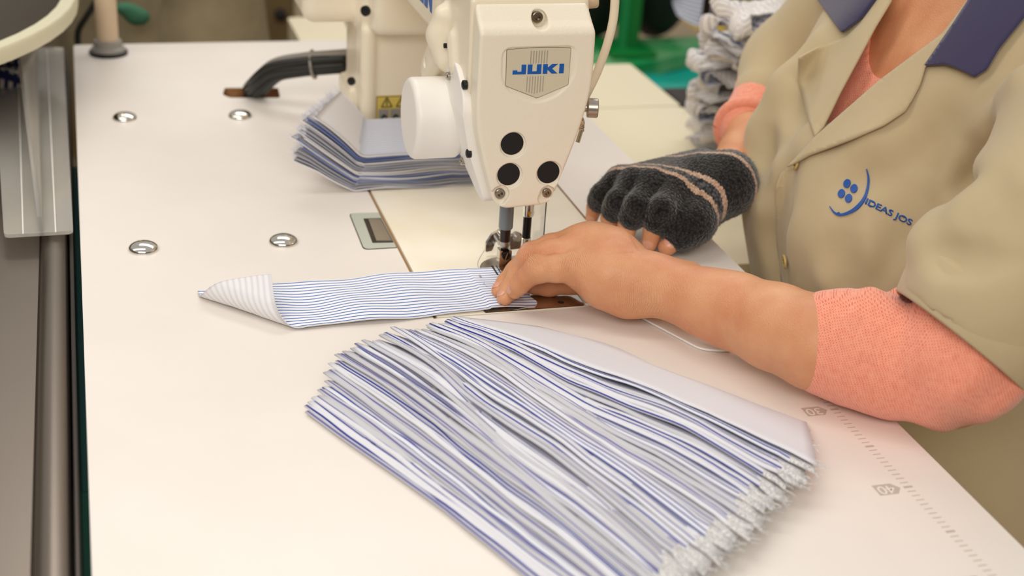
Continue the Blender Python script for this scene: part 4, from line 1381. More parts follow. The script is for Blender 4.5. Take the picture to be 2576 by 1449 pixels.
# ---------------------------------------------------------------- the operator
M['skin'] = mat('skin', (205, 140, 102), 0.42, spec=0.45, sss=0.10)
def skin_detail(m):
    r = noise_color(m, (210, 142, 103), (226, 168, 126), 28, .3, .7, 4)
    tc = nd(m, 'ShaderNodeTexCoord')
    v = nd(m, 'ShaderNodeTexVoronoi', feature='DISTANCE_TO_EDGE'); v.inputs['Scale'].default_value = 420
    mp = nd(m, 'ShaderNodeMapping'); mp.inputs['Scale'].default_value = (1.6, .8, .8); mp.inputs['Rotation'].default_value = (0, 0, .5)
    lk(m, tc.outputs['Object'], mp.inputs[0]); lk(m, mp.outputs[0], v.inputs['Vector'])
    mr = nd(m, 'ShaderNodeMapRange'); mr.inputs[2].default_value = .25; lk(m, v.outputs[0], mr.inputs[0])
    b = nd(m, 'ShaderNodeBump'); b.inputs['Strength'].default_value = .28; b.inputs['Distance'].default_value = .0004; lk(m, mr.outputs[0], b.inputs['Height'])
    n = nd(m, 'ShaderNodeTexNoise'); n.inputs['Scale'].default_value = 90; n.inputs['Detail'].default_value = 5; lk(m, tc.outputs['Object'], n.inputs['Vector'])
    b2 = nd(m, 'ShaderNodeBump'); b2.inputs['Strength'].default_value = .22; b2.inputs['Distance'].default_value = .0012; lk(m, n.outputs[0], b2.inputs['Height']); lk(m, b.outputs[0], b2.inputs['Normal'])
    at = nd(m, 'ShaderNodeAttribute', attribute_name='crease')
    sp_ = nd(m, 'ShaderNodeSeparateXYZ'); lk(m, tc.outputs['Object'], sp_.inputs[0])
    mu = nd(m, 'ShaderNodeMath', operation='MULTIPLY_ADD'); lk(m, sp_.outputs[0], mu.inputs[0]); mu.inputs[1].default_value = 4600
    n3 = nd(m, 'ShaderNodeTexNoise'); n3.inputs['Scale'].default_value = 130; lk(m, tc.outputs['Object'], n3.inputs['Vector'])
    m3 = nd(m, 'ShaderNodeMath', operation='MULTIPLY'); lk(m, n3.outputs[0], m3.inputs[0]); m3.inputs[1].default_value = 14; lk(m, m3.outputs[0], mu.inputs[2])
    si = nd(m, 'ShaderNodeMath', operation='SINE'); lk(m, mu.outputs[0], si.inputs[0])
    sm = nd(m, 'ShaderNodeMath', operation='SMOOTH_MIN'); lk(m, si.outputs[0], sm.inputs[0]); sm.inputs[1].default_value = -.2; sm.inputs[2].default_value = .4
    am = nd(m, 'ShaderNodeMath', operation='MULTIPLY'); lk(m, sm.outputs[0], am.inputs[0]); lk(m, at.outputs['Fac'], am.inputs[1])
    b3 = nd(m, 'ShaderNodeBump'); b3.inputs['Strength'].default_value = .85; b3.inputs['Distance'].default_value = .0005; lk(m, am.outputs[0], b3.inputs['Height']); lk(m, b2.outputs[0], b3.inputs['Normal'])
    lk(m, b3.outputs[0], bsdf(m).inputs['Normal'])
skin_detail(M['skin'])
M['nail'] = mat('finger nail', (226, 164, 138), 0.25, spec=0.6)
M['khaki'] = mat('khaki twill', (198, 180, 144), 0.85, spec=0.15, sheen=0.25)
noise_color(M['khaki'], (190, 172, 137), (201, 184, 149), 6, .3, .7, 6)
noise_bump(M['khaki'], 1400, .25, .0004, 2, prev=noise_bump(M['khaki'], 13, .5, .006, 3))
M['navy'] = mat('navy twill', (66, 62, 92), 0.9, spec=0.12, sheen=0.35)
noise_bump(M['navy'], 1500, .4, .0005, 2)
M['button'] = mat('horn button', (196, 170, 108), 0.35)
M['thread_blue'] = mat('blue embroidery', (22, 82, 168), 0.55, sheen=.3)
noise_bump(M['thread_blue'], 1200, .6, .0004, 1)
def knit(name, c1, c2, s, strength):
    m = mat(name, c1, 0.95, spec=0.1, sheen=0.4)
    tc = nd(m, 'ShaderNodeTexCoord')
    v = nd(m, 'ShaderNodeTexVoronoi'); v.inputs['Scale'].default_value = s; v.inputs['Randomness'].default_value = .8
    mp = nd(m, 'ShaderNodeMapping'); mp.inputs['Rotation'].default_value = (.2, .5, .35); mp.inputs['Scale'].default_value = (1.0, .8, .8)
    n = nd(m, 'ShaderNodeTexNoise'); n.inputs['Scale'].default_value = s * .6; n.inputs['Detail'].default_value = 4
    lk(m, tc.outputs['Object'], n.inputs['Vector'])
    mixv = nd(m, 'ShaderNodeVectorMath', operation='MULTIPLY_ADD'); lk(m, n.outputs[1], mixv.inputs[0]); mixv.inputs[1].default_value = (.0012, .0012, .0012); lk(m, tc.outputs['Object'], mixv.inputs[2])
    lk(m, mixv.outputs[0], mp.inputs[0]); lk(m, mp.outputs[0], v.inputs['Vector'])
    r = nd(m, 'ShaderNodeValToRGB'); r.color_ramp.elements[0].position = .1; r.color_ramp.elements[1].position = .75
    r.color_ramp.elements[0].color = lin(c1); r.color_ramp.elements[1].color = lin(c2); lk(m, v.outputs[0], r.inputs[0])
    n2 = nd(m, 'ShaderNodeTexNoise'); n2.inputs['Scale'].default_value = 60; n2.inputs['Detail'].default_value = 6; lk(m, tc.outputs['Object'], n2.inputs['Vector'])
    mx = nd(m, 'ShaderNodeMix', data_type='RGBA', blend_type='SOFT_LIGHT'); mx.inputs[0].default_value = .5; lk(m, r.outputs[0], mx.inputs[6]); lk(m, n2.outputs[0], mx.inputs[7])
    lk(m, mx.outputs[2], bsdf(m).inputs['Base Color'])
    b = nd(m, 'ShaderNodeBump', invert=True); b.inputs['Strength'].default_value = strength; b.inputs['Distance'].default_value = .0012; lk(m, v.outputs[0], b.inputs['Height'])
    lk(m, b.outputs[0], bsdf(m).inputs['Normal'])
    return m
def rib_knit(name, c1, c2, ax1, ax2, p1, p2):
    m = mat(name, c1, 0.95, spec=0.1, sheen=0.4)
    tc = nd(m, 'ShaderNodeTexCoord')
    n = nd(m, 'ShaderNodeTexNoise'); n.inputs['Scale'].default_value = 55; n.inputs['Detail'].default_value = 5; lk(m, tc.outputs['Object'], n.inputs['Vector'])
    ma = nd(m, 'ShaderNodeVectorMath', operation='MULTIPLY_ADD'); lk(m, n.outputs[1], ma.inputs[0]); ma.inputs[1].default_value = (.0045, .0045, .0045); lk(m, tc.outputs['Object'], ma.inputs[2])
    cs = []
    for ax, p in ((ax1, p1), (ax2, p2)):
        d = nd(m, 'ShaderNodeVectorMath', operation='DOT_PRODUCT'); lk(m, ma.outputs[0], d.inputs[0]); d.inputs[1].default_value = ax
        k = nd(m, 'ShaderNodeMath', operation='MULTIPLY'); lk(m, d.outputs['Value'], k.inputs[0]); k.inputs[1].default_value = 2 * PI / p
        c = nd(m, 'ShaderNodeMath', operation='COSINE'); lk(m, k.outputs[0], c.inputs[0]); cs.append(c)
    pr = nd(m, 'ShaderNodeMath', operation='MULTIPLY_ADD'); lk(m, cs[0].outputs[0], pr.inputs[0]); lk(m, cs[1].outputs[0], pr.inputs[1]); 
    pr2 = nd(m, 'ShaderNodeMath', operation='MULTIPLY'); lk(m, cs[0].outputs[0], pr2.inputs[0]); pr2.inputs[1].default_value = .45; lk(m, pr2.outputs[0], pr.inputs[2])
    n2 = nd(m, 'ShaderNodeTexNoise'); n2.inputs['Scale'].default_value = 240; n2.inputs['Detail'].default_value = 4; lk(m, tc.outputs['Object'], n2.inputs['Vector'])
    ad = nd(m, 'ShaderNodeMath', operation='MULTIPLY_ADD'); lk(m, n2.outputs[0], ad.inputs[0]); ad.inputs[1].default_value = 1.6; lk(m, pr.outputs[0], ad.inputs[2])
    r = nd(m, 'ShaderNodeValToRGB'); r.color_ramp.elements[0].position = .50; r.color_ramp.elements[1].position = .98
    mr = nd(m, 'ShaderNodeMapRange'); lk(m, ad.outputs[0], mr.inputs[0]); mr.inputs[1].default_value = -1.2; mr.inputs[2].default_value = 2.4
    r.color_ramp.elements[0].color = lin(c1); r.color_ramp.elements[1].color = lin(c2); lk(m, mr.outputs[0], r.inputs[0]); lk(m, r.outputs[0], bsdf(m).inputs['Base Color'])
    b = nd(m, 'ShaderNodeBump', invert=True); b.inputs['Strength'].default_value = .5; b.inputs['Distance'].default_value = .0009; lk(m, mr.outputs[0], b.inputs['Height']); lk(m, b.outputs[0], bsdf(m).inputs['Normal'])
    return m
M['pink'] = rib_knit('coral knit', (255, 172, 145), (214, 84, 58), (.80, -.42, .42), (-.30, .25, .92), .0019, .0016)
M['glove'] = knit('charcoal wool', (56, 54, 54), (15, 14, 15), 520, .9)
M['glovecuff'] = knit('grey wool rib', (104, 104, 106), (30, 32, 36), 420, .9)
M['glovestripe'] = knit('beige wool stripe', (222, 192, 168), (170, 136, 112), 600, .8)
M['hair'] = mat('dark hair', (30, 22, 18), 0.5)
M['eyewhite'] = mat('eye', (230, 226, 220), 0.2)
M['trousers'] = mat('dark trousers', (40, 42, 52), 0.9)

person = thing('person', 'person in a khaki work smock with navy collar, coral sleeves and one grey glove, sewing', 'person', (.72, .06, FZ))
def J(px, py, z, r): return (PZ(px, py, z), r)

# --- bare left arm and hand
S = Solid((.295, -.30, .0005), (.70, .115, .125), .00095)
def chain(S, js, k=0.0, kk=None, sq=None): S.chain([j[0] for j in js], [j[1] for j in js], k, 'add', kk, sq)
elbow = PZ(2385, 948, .036)
fore = [J(1632, 712, .037, .0195), J(1700, 735, .037, .0205), J(1780, 762, .038, .0245), J(1850, 783, .039, .0272), J(1950, 822, .042, .0300), J(2055, 862, .045, .0320), (PZ(2200, 900, .042), .034), (elbow, .034), (elbow + np.array((.045, 0, .06)), .040)]
chain(S, fore, .006, .012)
# wrist and palm: several rays make a flat broad palm
w1 = PZ(1632, 706, .039); wy = np.array((.004, .028, -.013))
for f_, rr_ in ((0, .0185), (1, .0165)):
    c = w1 + wy * f_
    S.chain([c, w1 + (.030, -.006, 0) + wy * f_ * .6], [rr_, .016], .010)
mcpC, mcpB, mcpA, mcpI = PZ(1452, 672, .0435), PZ(1450, 630, .0475), PZ(1458, 609, .050), PZ(1484, 600, .046)
S.chain([mcpC, PZ(1530, 690, .042), w1], [.0125, .0175, .0195], .012)
S.chain([mcpB, PZ(1535, 650, .048), w1 + wy * .4], [.0125, .0165, .018], .012)
S.chain([mcpA, PZ(1540, 632, .048), w1 + wy * .8], [.0132, .0160, .0165], .012)
S.chain([mcpI, PZ(1545, 622, .042), w1 + wy * 1.0], [.0122, .0140, .0150], .012)
S.cone(PZ(1490, 604, .050), .0125, PZ(1560, 655, .045), .015, .012)
# heel of the hand on the little-finger side
S.chain([PZ(1462, 700, .034), PZ(1520, 722, .031), PZ(1580, 742, .027), PZ(1640, 742, .028)], [.0090, .0142, .0155, .0145], .012)
# fingers
fing = {
 'C': [(mcpC, .0122), J(1400, 676, .044, .0106), J(1354, 678, .0405, .0102), J(1326, 697, .0325, .0082), J(1308, 717, .0245, .0074), J(1295, 733, .0175, .0062)],
 'B': [(mcpB, .0125), J(1385, 634, .046, .0102), J(1334, 652, .0405, .0099), J(1304, 693, .025, .0086), J(1284, 728, .0135, .0078), J(1269, 750, .0082, .0064)],
 'A': [(mcpA, .0128), J(1385, 619, .044, .0098), J(1337, 641, .0375, .0094), J(1297, 682, .023, .0082), J(1273, 710, .0125, .0075), J(1255, 731, .0078, .0062)],
 'I': [(mcpI, .012), J(1412, 620, .038, .0096), J(1360, 642, .030, .0088), J(1322, 676, .018, .0080), J(1287, 690, .0080, .0066)]}
def smin(a, b, k):
    h_ = np.maximum(k - np.abs(a - b), 0) / k
    return np.minimum(a, b) - h_ * h_ * k * .25
palm = S.f.copy()
lo_ = np.min([np.array(j[0]) for js in fing.values() for j in js], 0) - .016; hi_ = np.max([np.array(j[0]) for js in fing.values() for j in js], 0) + .016
slw = S.win(lo_, hi_)[0]
a0 = [sl_.start for sl_ in slw]
T = Solid(S.lo + np.array(a0) * S.h, S.lo + np.array([sl_.stop - 1 for sl_ in slw]) * S.h - 1e-6, S.h)
knk = {'C': (1354, 675, .0410, .0106), 'B': (1333, 649, .0415, .0104), 'A': (1337, 640, .0380, .0097), 'I': (1359, 642, .031, .0090)}
for nme, js in fing.items():
    T.f[:] = .05
    chain(T, js, 0, .003)
    kx = knk[nme]; T.ell(PZ(*kx[:3]), (kx[3],) * 3, .004)
    shp = tuple(min(a_, b_) for a_, b_ in zip(T.f.shape, S.f[slw].shape))
    tt = T.f[:shp[0], :shp[1], :shp[2]]
    w_ = tuple(slice(a, a + n__) for a, n__ in zip(a0, shp))
    S.f[w_] = smin(S.f[w_], smin(palm[w_], tt, .006), .0007)
# webs between the finger roots
S.cone(PZ(1462, 648, .045), .0100, PZ(1490, 640, .048), .012, .006)
S.cone(PZ(1462, 612, .052), .0100, PZ(1490, 608, .053), .012, .006)
# thumb under the palm
S.chain([PZ(1545, 715, .026), PZ(1480, 706, .019), PZ(1430, 706, .0145), PZ(1380, 712, .0125), PZ(1346, 716, .0105)], [.014, .0125, .0108, .0105, .0085], .004)
S.smooth(1)
Pa, Qa = S.mesh()

# --- right arm and the bare parts of the gloved hand
G = dict(
 P=[J(1562, 458, .046, .0098), J(1518, 490, .036, .0086), J(1497, 520, .020, .0074), J(1489, 547, .009, .0060)],
 R=[J(1600, 462, .050, .0104), J(1556, 508, .039, .0092), J(1534, 550, .020, .0080), J(1538, 580, .009, .0068)],
 Mi=[J(1645, 468, .052, .0110), J(1604, 520, .041, .0098), J(1578, 568, .021, .0083), J(1574, 605, .009, .0070)],
 In=[J(1700, 480, .050, .0112), J(1664, 530, .042, .0104), J(1644, 575, .024, .0088), J(1634, 612, .010, .0074)],
 Th=[J(1800, 505, .036, .0130), J(1750, 560, .027, .0110), J(1705, 598, .018, .0092), J(1678, 622, .0115, .0078)])
S = Solid((.40, .03, .0008), (.82, .56, .16), .0013)
for k_, js in G.items(): chain(S, js, .002, .003)
rw = PZ(1840, 428, .052); rf = PZ(1935, 258, .070); re = PZ(2010, 160, .10)
chain(S, [(PZ(1660, 470, .046), .016), (PZ(1770, 450, .052), .020), (rw, .0205), (rf, .027), (re, .036)], .01, .01)
Pb, Qb = S.mesh()

# --- torso, neck, head
ZS = [-.42, -.30, -.10, .00, .05, .10, .15, .20, .25, .29, .33]
CXs = [.80, .765, .726, .694, .682, .700, .728, .748, .762, .775, .785]
AXs = [.14, .135, .110, .108, .108, .106, .104, .098, .085, .066, .050]
BXs = [.19, .18, .165, .165, .166, .168, .172, .176, .165, .125, .070]
def torso(S, off=0.0, zlo=-.45, zhi=.33, k=0.0, pw=2.3):
    sl = (slice(None),) * 3
    X, Y, Z = S.ax[0][:, None, None], S.ax[1][None, :, None], S.ax[2]
    cx = np.interp(Z, ZS, CXs).astype(np.float32); a = (np.interp(Z, ZS, AXs) + off).astype(np.float32); b = (np.interp(Z, ZS, BXs) + off).astype(np.float32)
    for arr in (cx, a, b):
        kern = np.ones(9) / 9; arr[:] = np.convolve(np.pad(arr, 4, mode='edge'), kern, 'valid')
    cx, a, b = cx[None, None, :], a[None, None, :], b[None, None, :]
    q = (np.abs((X - cx) / a) ** pw + np.abs((Y - .055) / b) ** pw) ** (1 / pw)
    d = (q - 1) * np.minimum(a, b)
    d = np.maximum(d, Z[None, None, :] - zhi); d = np.maximum(d, zlo - Z[None, None, :])
    S.put(sl, d.astype(np.float32), k)
S = Solid((.58, -.22, -.46), (.98, .34, .44), .004)
torso(S, -.021)
S.chain([(.785, .055, .26), (.780, .055, .34), (.765, .055, .43)], [.066, .054, .050], .04)
for sy in (-1, 1):
    S.chain([(.785, .055, .275), (.785, .055 + sy * .13, .262)], [.055, .050], .04)
# collar bones and the hollow between
S.chain([(.728, .045, .272), (.742, -.03, .285), (.765, -.09, .292)], [.007, .007, .008], .012)
S.chain([(.728, .068, .272), (.742, .14, .285), (.765, .20, .292)], [.007, .007, .008], .012)
# thighs and lower legs of the seated figure
for sy in (-.085, .10):
    S.chain([(.86, .055 + sy, -.40), (.60, .055 + sy, -.40)], [.085, .065], .03)
Pc, Qc = S.mesh()
S = Solid((.60, -.06, .38), (.90, .18, .68), .0025)
hc = np.array((.742, .055, .525))
S.ell(hc, (.092, .074, .088), 0)
S.chain([hc + (-.055, 0, -.03), hc + (-.062, 0, -.085)], [.050, .030], .03)
S.cone((.768, .055, .39), .050, (.760, .055, .47), .052, .02)
S.chain([hc + (-.088, 0, -.005), hc + (-.112, 0, -.040)], [.007, .0100], .012)
S.ell(hc + (-.100, -.010, -.041), (.008, .008, .006), .006); S.ell(hc + (-.100, .010, -.041), (.008, .008, .006), .006)
for sy in (-1, 1):
    S.ell(hc + (-.083, sy * .030, .002), (.012, .016, .012), .008, 'cut')
    S.ell(hc + (-.005, sy * .074, -.015), (.014, .007, .028), .005)
    S.cone(hc + (-.088, sy * .018, .020), .006, hc + (-.076, sy * .046, .020), .005, .008)
    S.ell(hc + (-.070, sy * .038, -.035), (.018, .016, .014), .015)
S.ell(hc + (-.092, 0, -.066), (.010, .020, .0055), .004); S.ell(hc + (-.090, 0, -.074), (.010, .017, .006), .004)
Pd, Qd = S.mesh()
V = np.vstack([Pa, Pb, Pc, Pd]); o1, o2, o3 = len(Pa), len(Pa) + len(Pb), len(Pa) + len(Pb) + len(Pc)
meshes = [fast_mesh('t', p, q) for p, q in ((Pa, Qa), (Pb, Qb), (Pc, Qc), (Pd, Qd))]
bm = bmesh.new()
for me in meshes: bm.from_mesh(me); bpy.data.meshes.remove(me)
me = bpy.data.meshes.new('body'); bm.to_mesh(me); bm.free(); me.shade_smooth()
co = np.zeros(len(me.vertices) * 3, np.float32); me.vertices.foreach_get('co', co); co = co.reshape(-1, 3)
wt = np.zeros(len(co), np.float32)
for (px, py, z, r_, a_) in ((1332, 648, .052, .008, 1), (1351, 668, .043, .007, 1), (1335, 636, .050, .007, .8), (1445, 650, .055, .012, .8), (1640, 720, .055, .018, .55), (1600, 760, .03, .016, .8), (1640, 770, .03, .015, .8), (1308, 700, .03, .005, .6)):
    wt = np.maximum(wt, a_ * np.exp(-((co - PZ(px, py, z)) ** 2).sum(1) / (2 * (r_ * .8) ** 2)))
at_ = me.attributes.new('crease', 'FLOAT', 'POINT'); at_.data.foreach_set('value', wt.astype(np.float32))
body = link_mesh('body', me, M['skin'], person)
# face details and hair, all above the picture
for sy in (-1, 1):
    bm = bmesh.new(); lathe(bm, hc + (-.072, sy * .030, .001), (-1, 0, 0), [(.0002, -.012), (.009, -.008), (.012, 0), (.009, .008), (.005, .0105), (.0002, .012)], 20); e_ = obj('eye', bm, M['eyewhite'], person, smooth=True)
    bm = bmesh.new(); lathe(bm, hc + (-.072, sy * .030, .0), (-1, 0, -.2), [(.0052, .0102), (.0045, .0122), (.0002, .0126)], 16); obj('iris', bm, M['hair'], e_, smooth=True)
S = Solid((.62, -.08, .40), (.93, .19, .68), .003)
S.ell(hc + (.014, 0, .016), (.094, .083, .092), 0)
S.chain([hc + (.075, 0, .0), hc + (.095, 0, -.06), hc + (.085, 0, -.11)], [.045, .035, .02], .02)
S.ell(hc + (-.085, 0, -.035), (.060, .066, .075), .006, 'cut')
hair = solid_obj('hair', S, M['hair'], person)
tag(hair, 'dark hair tied back')

# nails
def nail(tip, prev, r, side):
    d = tip - prev; d = d / np.linalg.norm(d)
    up = np.array(side, float); up -= d * (up @ d); up /= np.linalg.norm(up)
    s_ = np.cross(d, up)
    bm = bmesh.new()
    n_, m_ = 7, 7
    def np_(i, b):
        u = -1 + 2 * i / (n_ - 1)
        a = b * math.sqrt(max(0, 1 - (u * .97) ** 2)) * .72
        return bm.verts.new(tip + d * (-.0008 + .0036 * u) + (s_ * math.sin(a) + up * math.cos(a)) * (r * (1.02 - .12 * max(0, u))))
    vs_ = [[np_(i, b) for b in np.linspace(-1, 1, m_)] for i in range(n_)]
    for i in range(n_ - 1):
        for j in range(m_ - 1): bm.faces.new((vs_[i][j], vs_[i][j + 1], vs_[i + 1][j + 1], vs_[i + 1][j]))
    return obj('fingernail', bm, M['nail'], person, smooth=True)
for key in 'CBA':
    js = fing[key]; nail(js[-1][0], js[-2][0], js[-1][1] + .0004, (-.8, -.1, .45))
for key in ('P', 'R', 'Mi', 'In', 'Th'):
    js = G[key]; nail(js[-1][0], js[-2][0], js[-1][1] + .0003, (-.5, -.75, .5))

# --- the glove
S = Solid((.42, .05, .004), (.70, .33, .12), .0014)
cutp = {'P': .45, 'R': .45, 'Mi': .5, 'In': .5, 'Th': .35}
for k_, js in G.items():
    # stop the glove finger part way down
    seg = 2 if k_ != 'Th' else 1
    a, b = js[seg - 1], js[seg]
    last = js[:seg + 1]
    if k_ != 'Th':
        f_ = cutp[k_]
        last = js[:2] + [(js[1][0] + (js[2][0] - js[1][0]) * f_, js[1][1])]
    else:
        last = js[:2] + [(js[1][0] + (js[2][0] - js[1][0]) * .75, .0098)]
    S.chain([j[0] for j in last], [j[1] + .0030 for j in last], .0008, 'add', .003)
kn = [G['P'][0][0], G['R'][0][0], G['Mi'][0][0], G['In'][0][0]]
wr = [PZ(1765, 428, .050), PZ(1775, 442, .050), PZ(1788, 462, .048), PZ(1800, 485, .044)]
for a, b, ra in zip(kn, wr, (.0135, .0145, .015, .0155)): S.cone(a, ra, b, .0205, .010)
S.chain([PZ(1775, 500, .042), PZ(1745, 560, .030), PZ(1712, 590, .022)], [.022, .0175, .0145], .010)
S.chain([PZ(1775, 455, .052), PZ(1832, 450, .056)], [.0255, .0265], .012)
S.chain([PZ(1785, 490, .046), PZ(1838, 480, .048)], [.020, .021], .012)
X, Y, Z = S.ax[0][:, None, None], S.ax[1][None, :, None], S.ax[2][None, None, :]
S.f += (.0005 * np.sin(X * 900 + 3 * np.sin(Y * 500)) * np.sin(Y * 1000 + 2 * np.sin(Z * 700)) * np.sin(Z * 950)).astype(np.float32)
Pg, Qg = S.mesh()
gme = fast_mesh('glove', Pg, Qg)
for m_ in ('glove', 'glovecuff', 'glovestripe'): gme.materials.append(M[m_])
cen = np.zeros(len(gme.polygons) * 3, np.float32); gme.polygons.foreach_get('center', cen); cen = cen.reshape(-1, 3)
# distance along the hand, from the knuckles to the cuff
k0, k1 = (kn[1] + kn[2]) / 2, PZ(1790, 455, .055)
ax_ = (k1 - k0); LL = np.linalg.norm(ax_); ax_ /= LL
side_ = kn[3] - kn[0]; side_ /= np.linalg.norm(side_)
nr = np.cross(side_, (0, 0, 1.0)); nr /= np.linalg.norm(nr)
if nr @ ax_ < 0: nr = -nr
q_ = (cen - k0) @ side_
s_ = (cen - k0) @ nr + .0004 * np.sin(q_ * 2600) + .010 * np.clip(-q_ / .04, -1, 1) * 0
mi = np.zeros(len(cen), np.int32)
mi[((s_ > -.002) & (s_ < .0022)) | ((s_ > .0095) & (s_ < .0135))] = 2
mi[(s_ > .0022) & (s_ < .0095)] = 1
mi[(s_ > .040) & (s_ < .0442)] = 2
mi[s_ > .0442] = 1
mi[(cen[:, 2] < .030) & (s_ < .036)] = 0
gme.polygons.foreach_set('material_index', mi)
go = link_mesh('glove', gme, [], person); tag(go, 'charcoal fingerless wool glove with beige stripes')
# wool fuzz
rg = random.Random(5)
bm = bmesh.new()
gm_ = go.data
np_ = len(gm_.polygons)
for e in range(5200):
    p = gm_.polygons[rg.randrange(np_)]
    if p.normal.y > .5 and p.normal.z < 0: continue
    n_ = p.normal; c_ = p.center
    d = (n_ * .6 + Vector((rg.uniform(-1, 1), rg.uniform(-1, 1), rg.uniform(-1, 1)))).normalized()
    L_ = rg.uniform(.0012, .0030)
    t_ = d.orthogonal().normalized() * .00011
    a_, b_, e_ = bm.verts.new(c_ - t_), bm.verts.new(c_ + t_), bm.verts.new(c_ + d * L_)
    bm.faces.new((a_, b_, e_))
fz = obj('wool_fuzz', bm, M['glove'], go); fz['kind'] = 'stuff'

# --- coral sleeves
S = Solid((.46, -.32, .0006), (.74, -.04, .17), .0013)
sl_ = [(PZ(2070, 862, .045), .0340), (PZ(2120, 868, .045), .0385), (PZ(2220, 893, .044), .0405), (PZ(2310, 920, .043), .0375), (PZ(2385, 944, .040), .0350), (PZ(2430, 895, .062), .043), (PZ(2425, 858, .07) + np.array((.6, .05, .75)) * .045, .047), (PZ(2425, 858, .07) + np.array((.6, .05, .75)) * .08, .040)]
chain(S, sl_, .008, .012)
X, Y, Z = S.ax[0][:, None, None], S.ax[1][None, :, None], S.ax[2][None, None, :]
fx = PZ(2200, 740, .08); 
S.f += (.0016 * np.sin((X * .7 - Y * .6) * 170 + 2.0 * np.sin(Z * 60)) * np.exp(-((X - .58) / .05) ** 2)).astype(np.float32)
for a, b, r in ((PZ(2262, 738, .080), PZ(2300, 800, .075), .0045), (PZ(2190, 742, .083), PZ(2150, 800, .078), .003)): S.cone(a, r, b, r * .5, .010)
S.cone(PZ(2285, 748, .083), .003, PZ(2310, 850, .070), .002, .009, 'cut')
# open mouth towards the wrist
S.cone(PZ(2000, 845, .044), .0315, PZ(2068, 862, .045), .0335, .002, 'cut')
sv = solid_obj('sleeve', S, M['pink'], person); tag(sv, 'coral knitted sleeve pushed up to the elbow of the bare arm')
S = Solid((.55, .14, .0), (.86, .60, .22), .002)
c0 = PZ(1887, 318, .062)
S.chain([c0, rf + (0, 0, .01), re], [.0310, .034, .04], .01)
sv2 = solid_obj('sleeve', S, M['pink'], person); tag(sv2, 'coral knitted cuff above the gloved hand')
# rolled rim of that cuff
dax = (rw - rf) / np.linalg.norm(rw - rf); x_, y_, z_ = frame_of(dax)
bm = bmesh.new(); tube(bm, [c0 + dax * .010 + np.array(x_ * math.cos(t) * .0290 + y_ * math.sin(t) * .0290) for t in np.linspace(0, 2 * PI, 25)], .0062, 8, 0, caps=False)
obj('cuff_roll', bm, M['pink'], sv2, smooth=True)
# sweater body seen in the neckline
S = Solid((.58, -.20, -.1), (.90, .31, .36), .003)
torso(S, -.017, .02, .33)
for sy in (-1, 1): S.chain([(.785, .055 + sy * .05, .285), (.785, .055 + sy * .12, .270)], [.050, .045], .04)
S.f = np.maximum(S.f, np.maximum(-.035 - S.ax[1][None, :, None], S.ax[1][None, :, None] - .20)).astype(np.float32)
SW = S
def cut_prism(S, pxs, d0, d1, k=.0, mode='cut'):
    """take away everything seen inside a drawn outline between two depths (a real cut through the cloth)"""
    X, Y, Z = np.meshgrid(*S.ax, indexing='ij')
    P = np.stack([X - CAM[0], Y - CAM[1], Z - CAM[2]], -1).astype(np.float32)
    D = P @ AF.astype(np.float32)
    U = W / 2 + F * (P @ AR.astype(np.float32)) / D; V_ = H / 2 - F * (P @ AU.astype(np.float32)) / D
    d2 = np.full(U.shape, 1e9, np.float32); ins = np.zeros(U.shape, bool)
    for i in range(len(pxs)):
        p, q = np.array(pxs[i], float), np.array(pxs[(i + 1) % len(pxs)], float); e = q - p
        t = np.clip(((U - p[0]) * e[0] + (V_ - p[1]) * e[1]) / (e @ e), 0, 1)
        d2 = np.minimum(d2, (U - p[0] - t * e[0]) ** 2 + (V_ - p[1] - t * e[1]) ** 2)
        if abs(e[1]) > 1e-9: ins ^= ((p[1] > V_) != (q[1] > V_)) & (U < e[0] * (V_ - p[1]) / e[1] + p[0])
    d = np.sqrt(d2) * np.where(ins, -1, 1) * D / F
    d = np.maximum(np.maximum(d, D - d1), d0 - D)
    S.f = np.maximum(S.f, -d)
cut_prism(S, [(2225, -200), (2211, 30), (2192, 90), (2186, 130), (2187, 162), (2197, 188), (2213, 199), (2260, 200), (2420, 120), (2520, 0), (2560, -200)], .5, 2.2)
swe = solid_obj('sweater_front', S, M['pink'], person); tag(swe, 'coral sweater neckline')

# --- the smock
S = Solid((.52, -.32, -.50), (.98, .50, .36), .0036)
torso(S, .004, -.48, .335, 0)
sho = np.array((.795, -.125, .262))
hem = PZ(2425, 858, .07)
print('hem', hem, 'sho px', pix(sho), pix(hem))
axis = np.array((.6, .05, .75)) / np.linalg.norm((.6, .05, .75))
S.chain([hem + axis * .030, hem + axis * .10, hem * .45 + sho * .55 + (0, -.012, .012), sho], [.0600, .0690, .073, .068], .02)
S.cone(hem + axis * .05 + (-.012, -.004, .006), .058, hem + axis * .085 + (-.006, 0, 0), .060, .02)
# right sleeve
dr = re - c0; dr /= np.linalg.norm(dr)
S.chain([c0 + dr * .050, c0 + dr * .11, np.array((.775, .205, .255))], [.0385, .052, .066], .02)
for sy in (-1, 1): S.chain([(.785, .055 + sy * .05, .288), (.785, .055 + sy * .12, .268)], [.060, .062], .04)
# skirt over the lap
for sy in (-.085, .10): S.chain([(.86, .055 + sy, -.40), (.64, .055 + sy, -.40)], [.105, .085], .05)
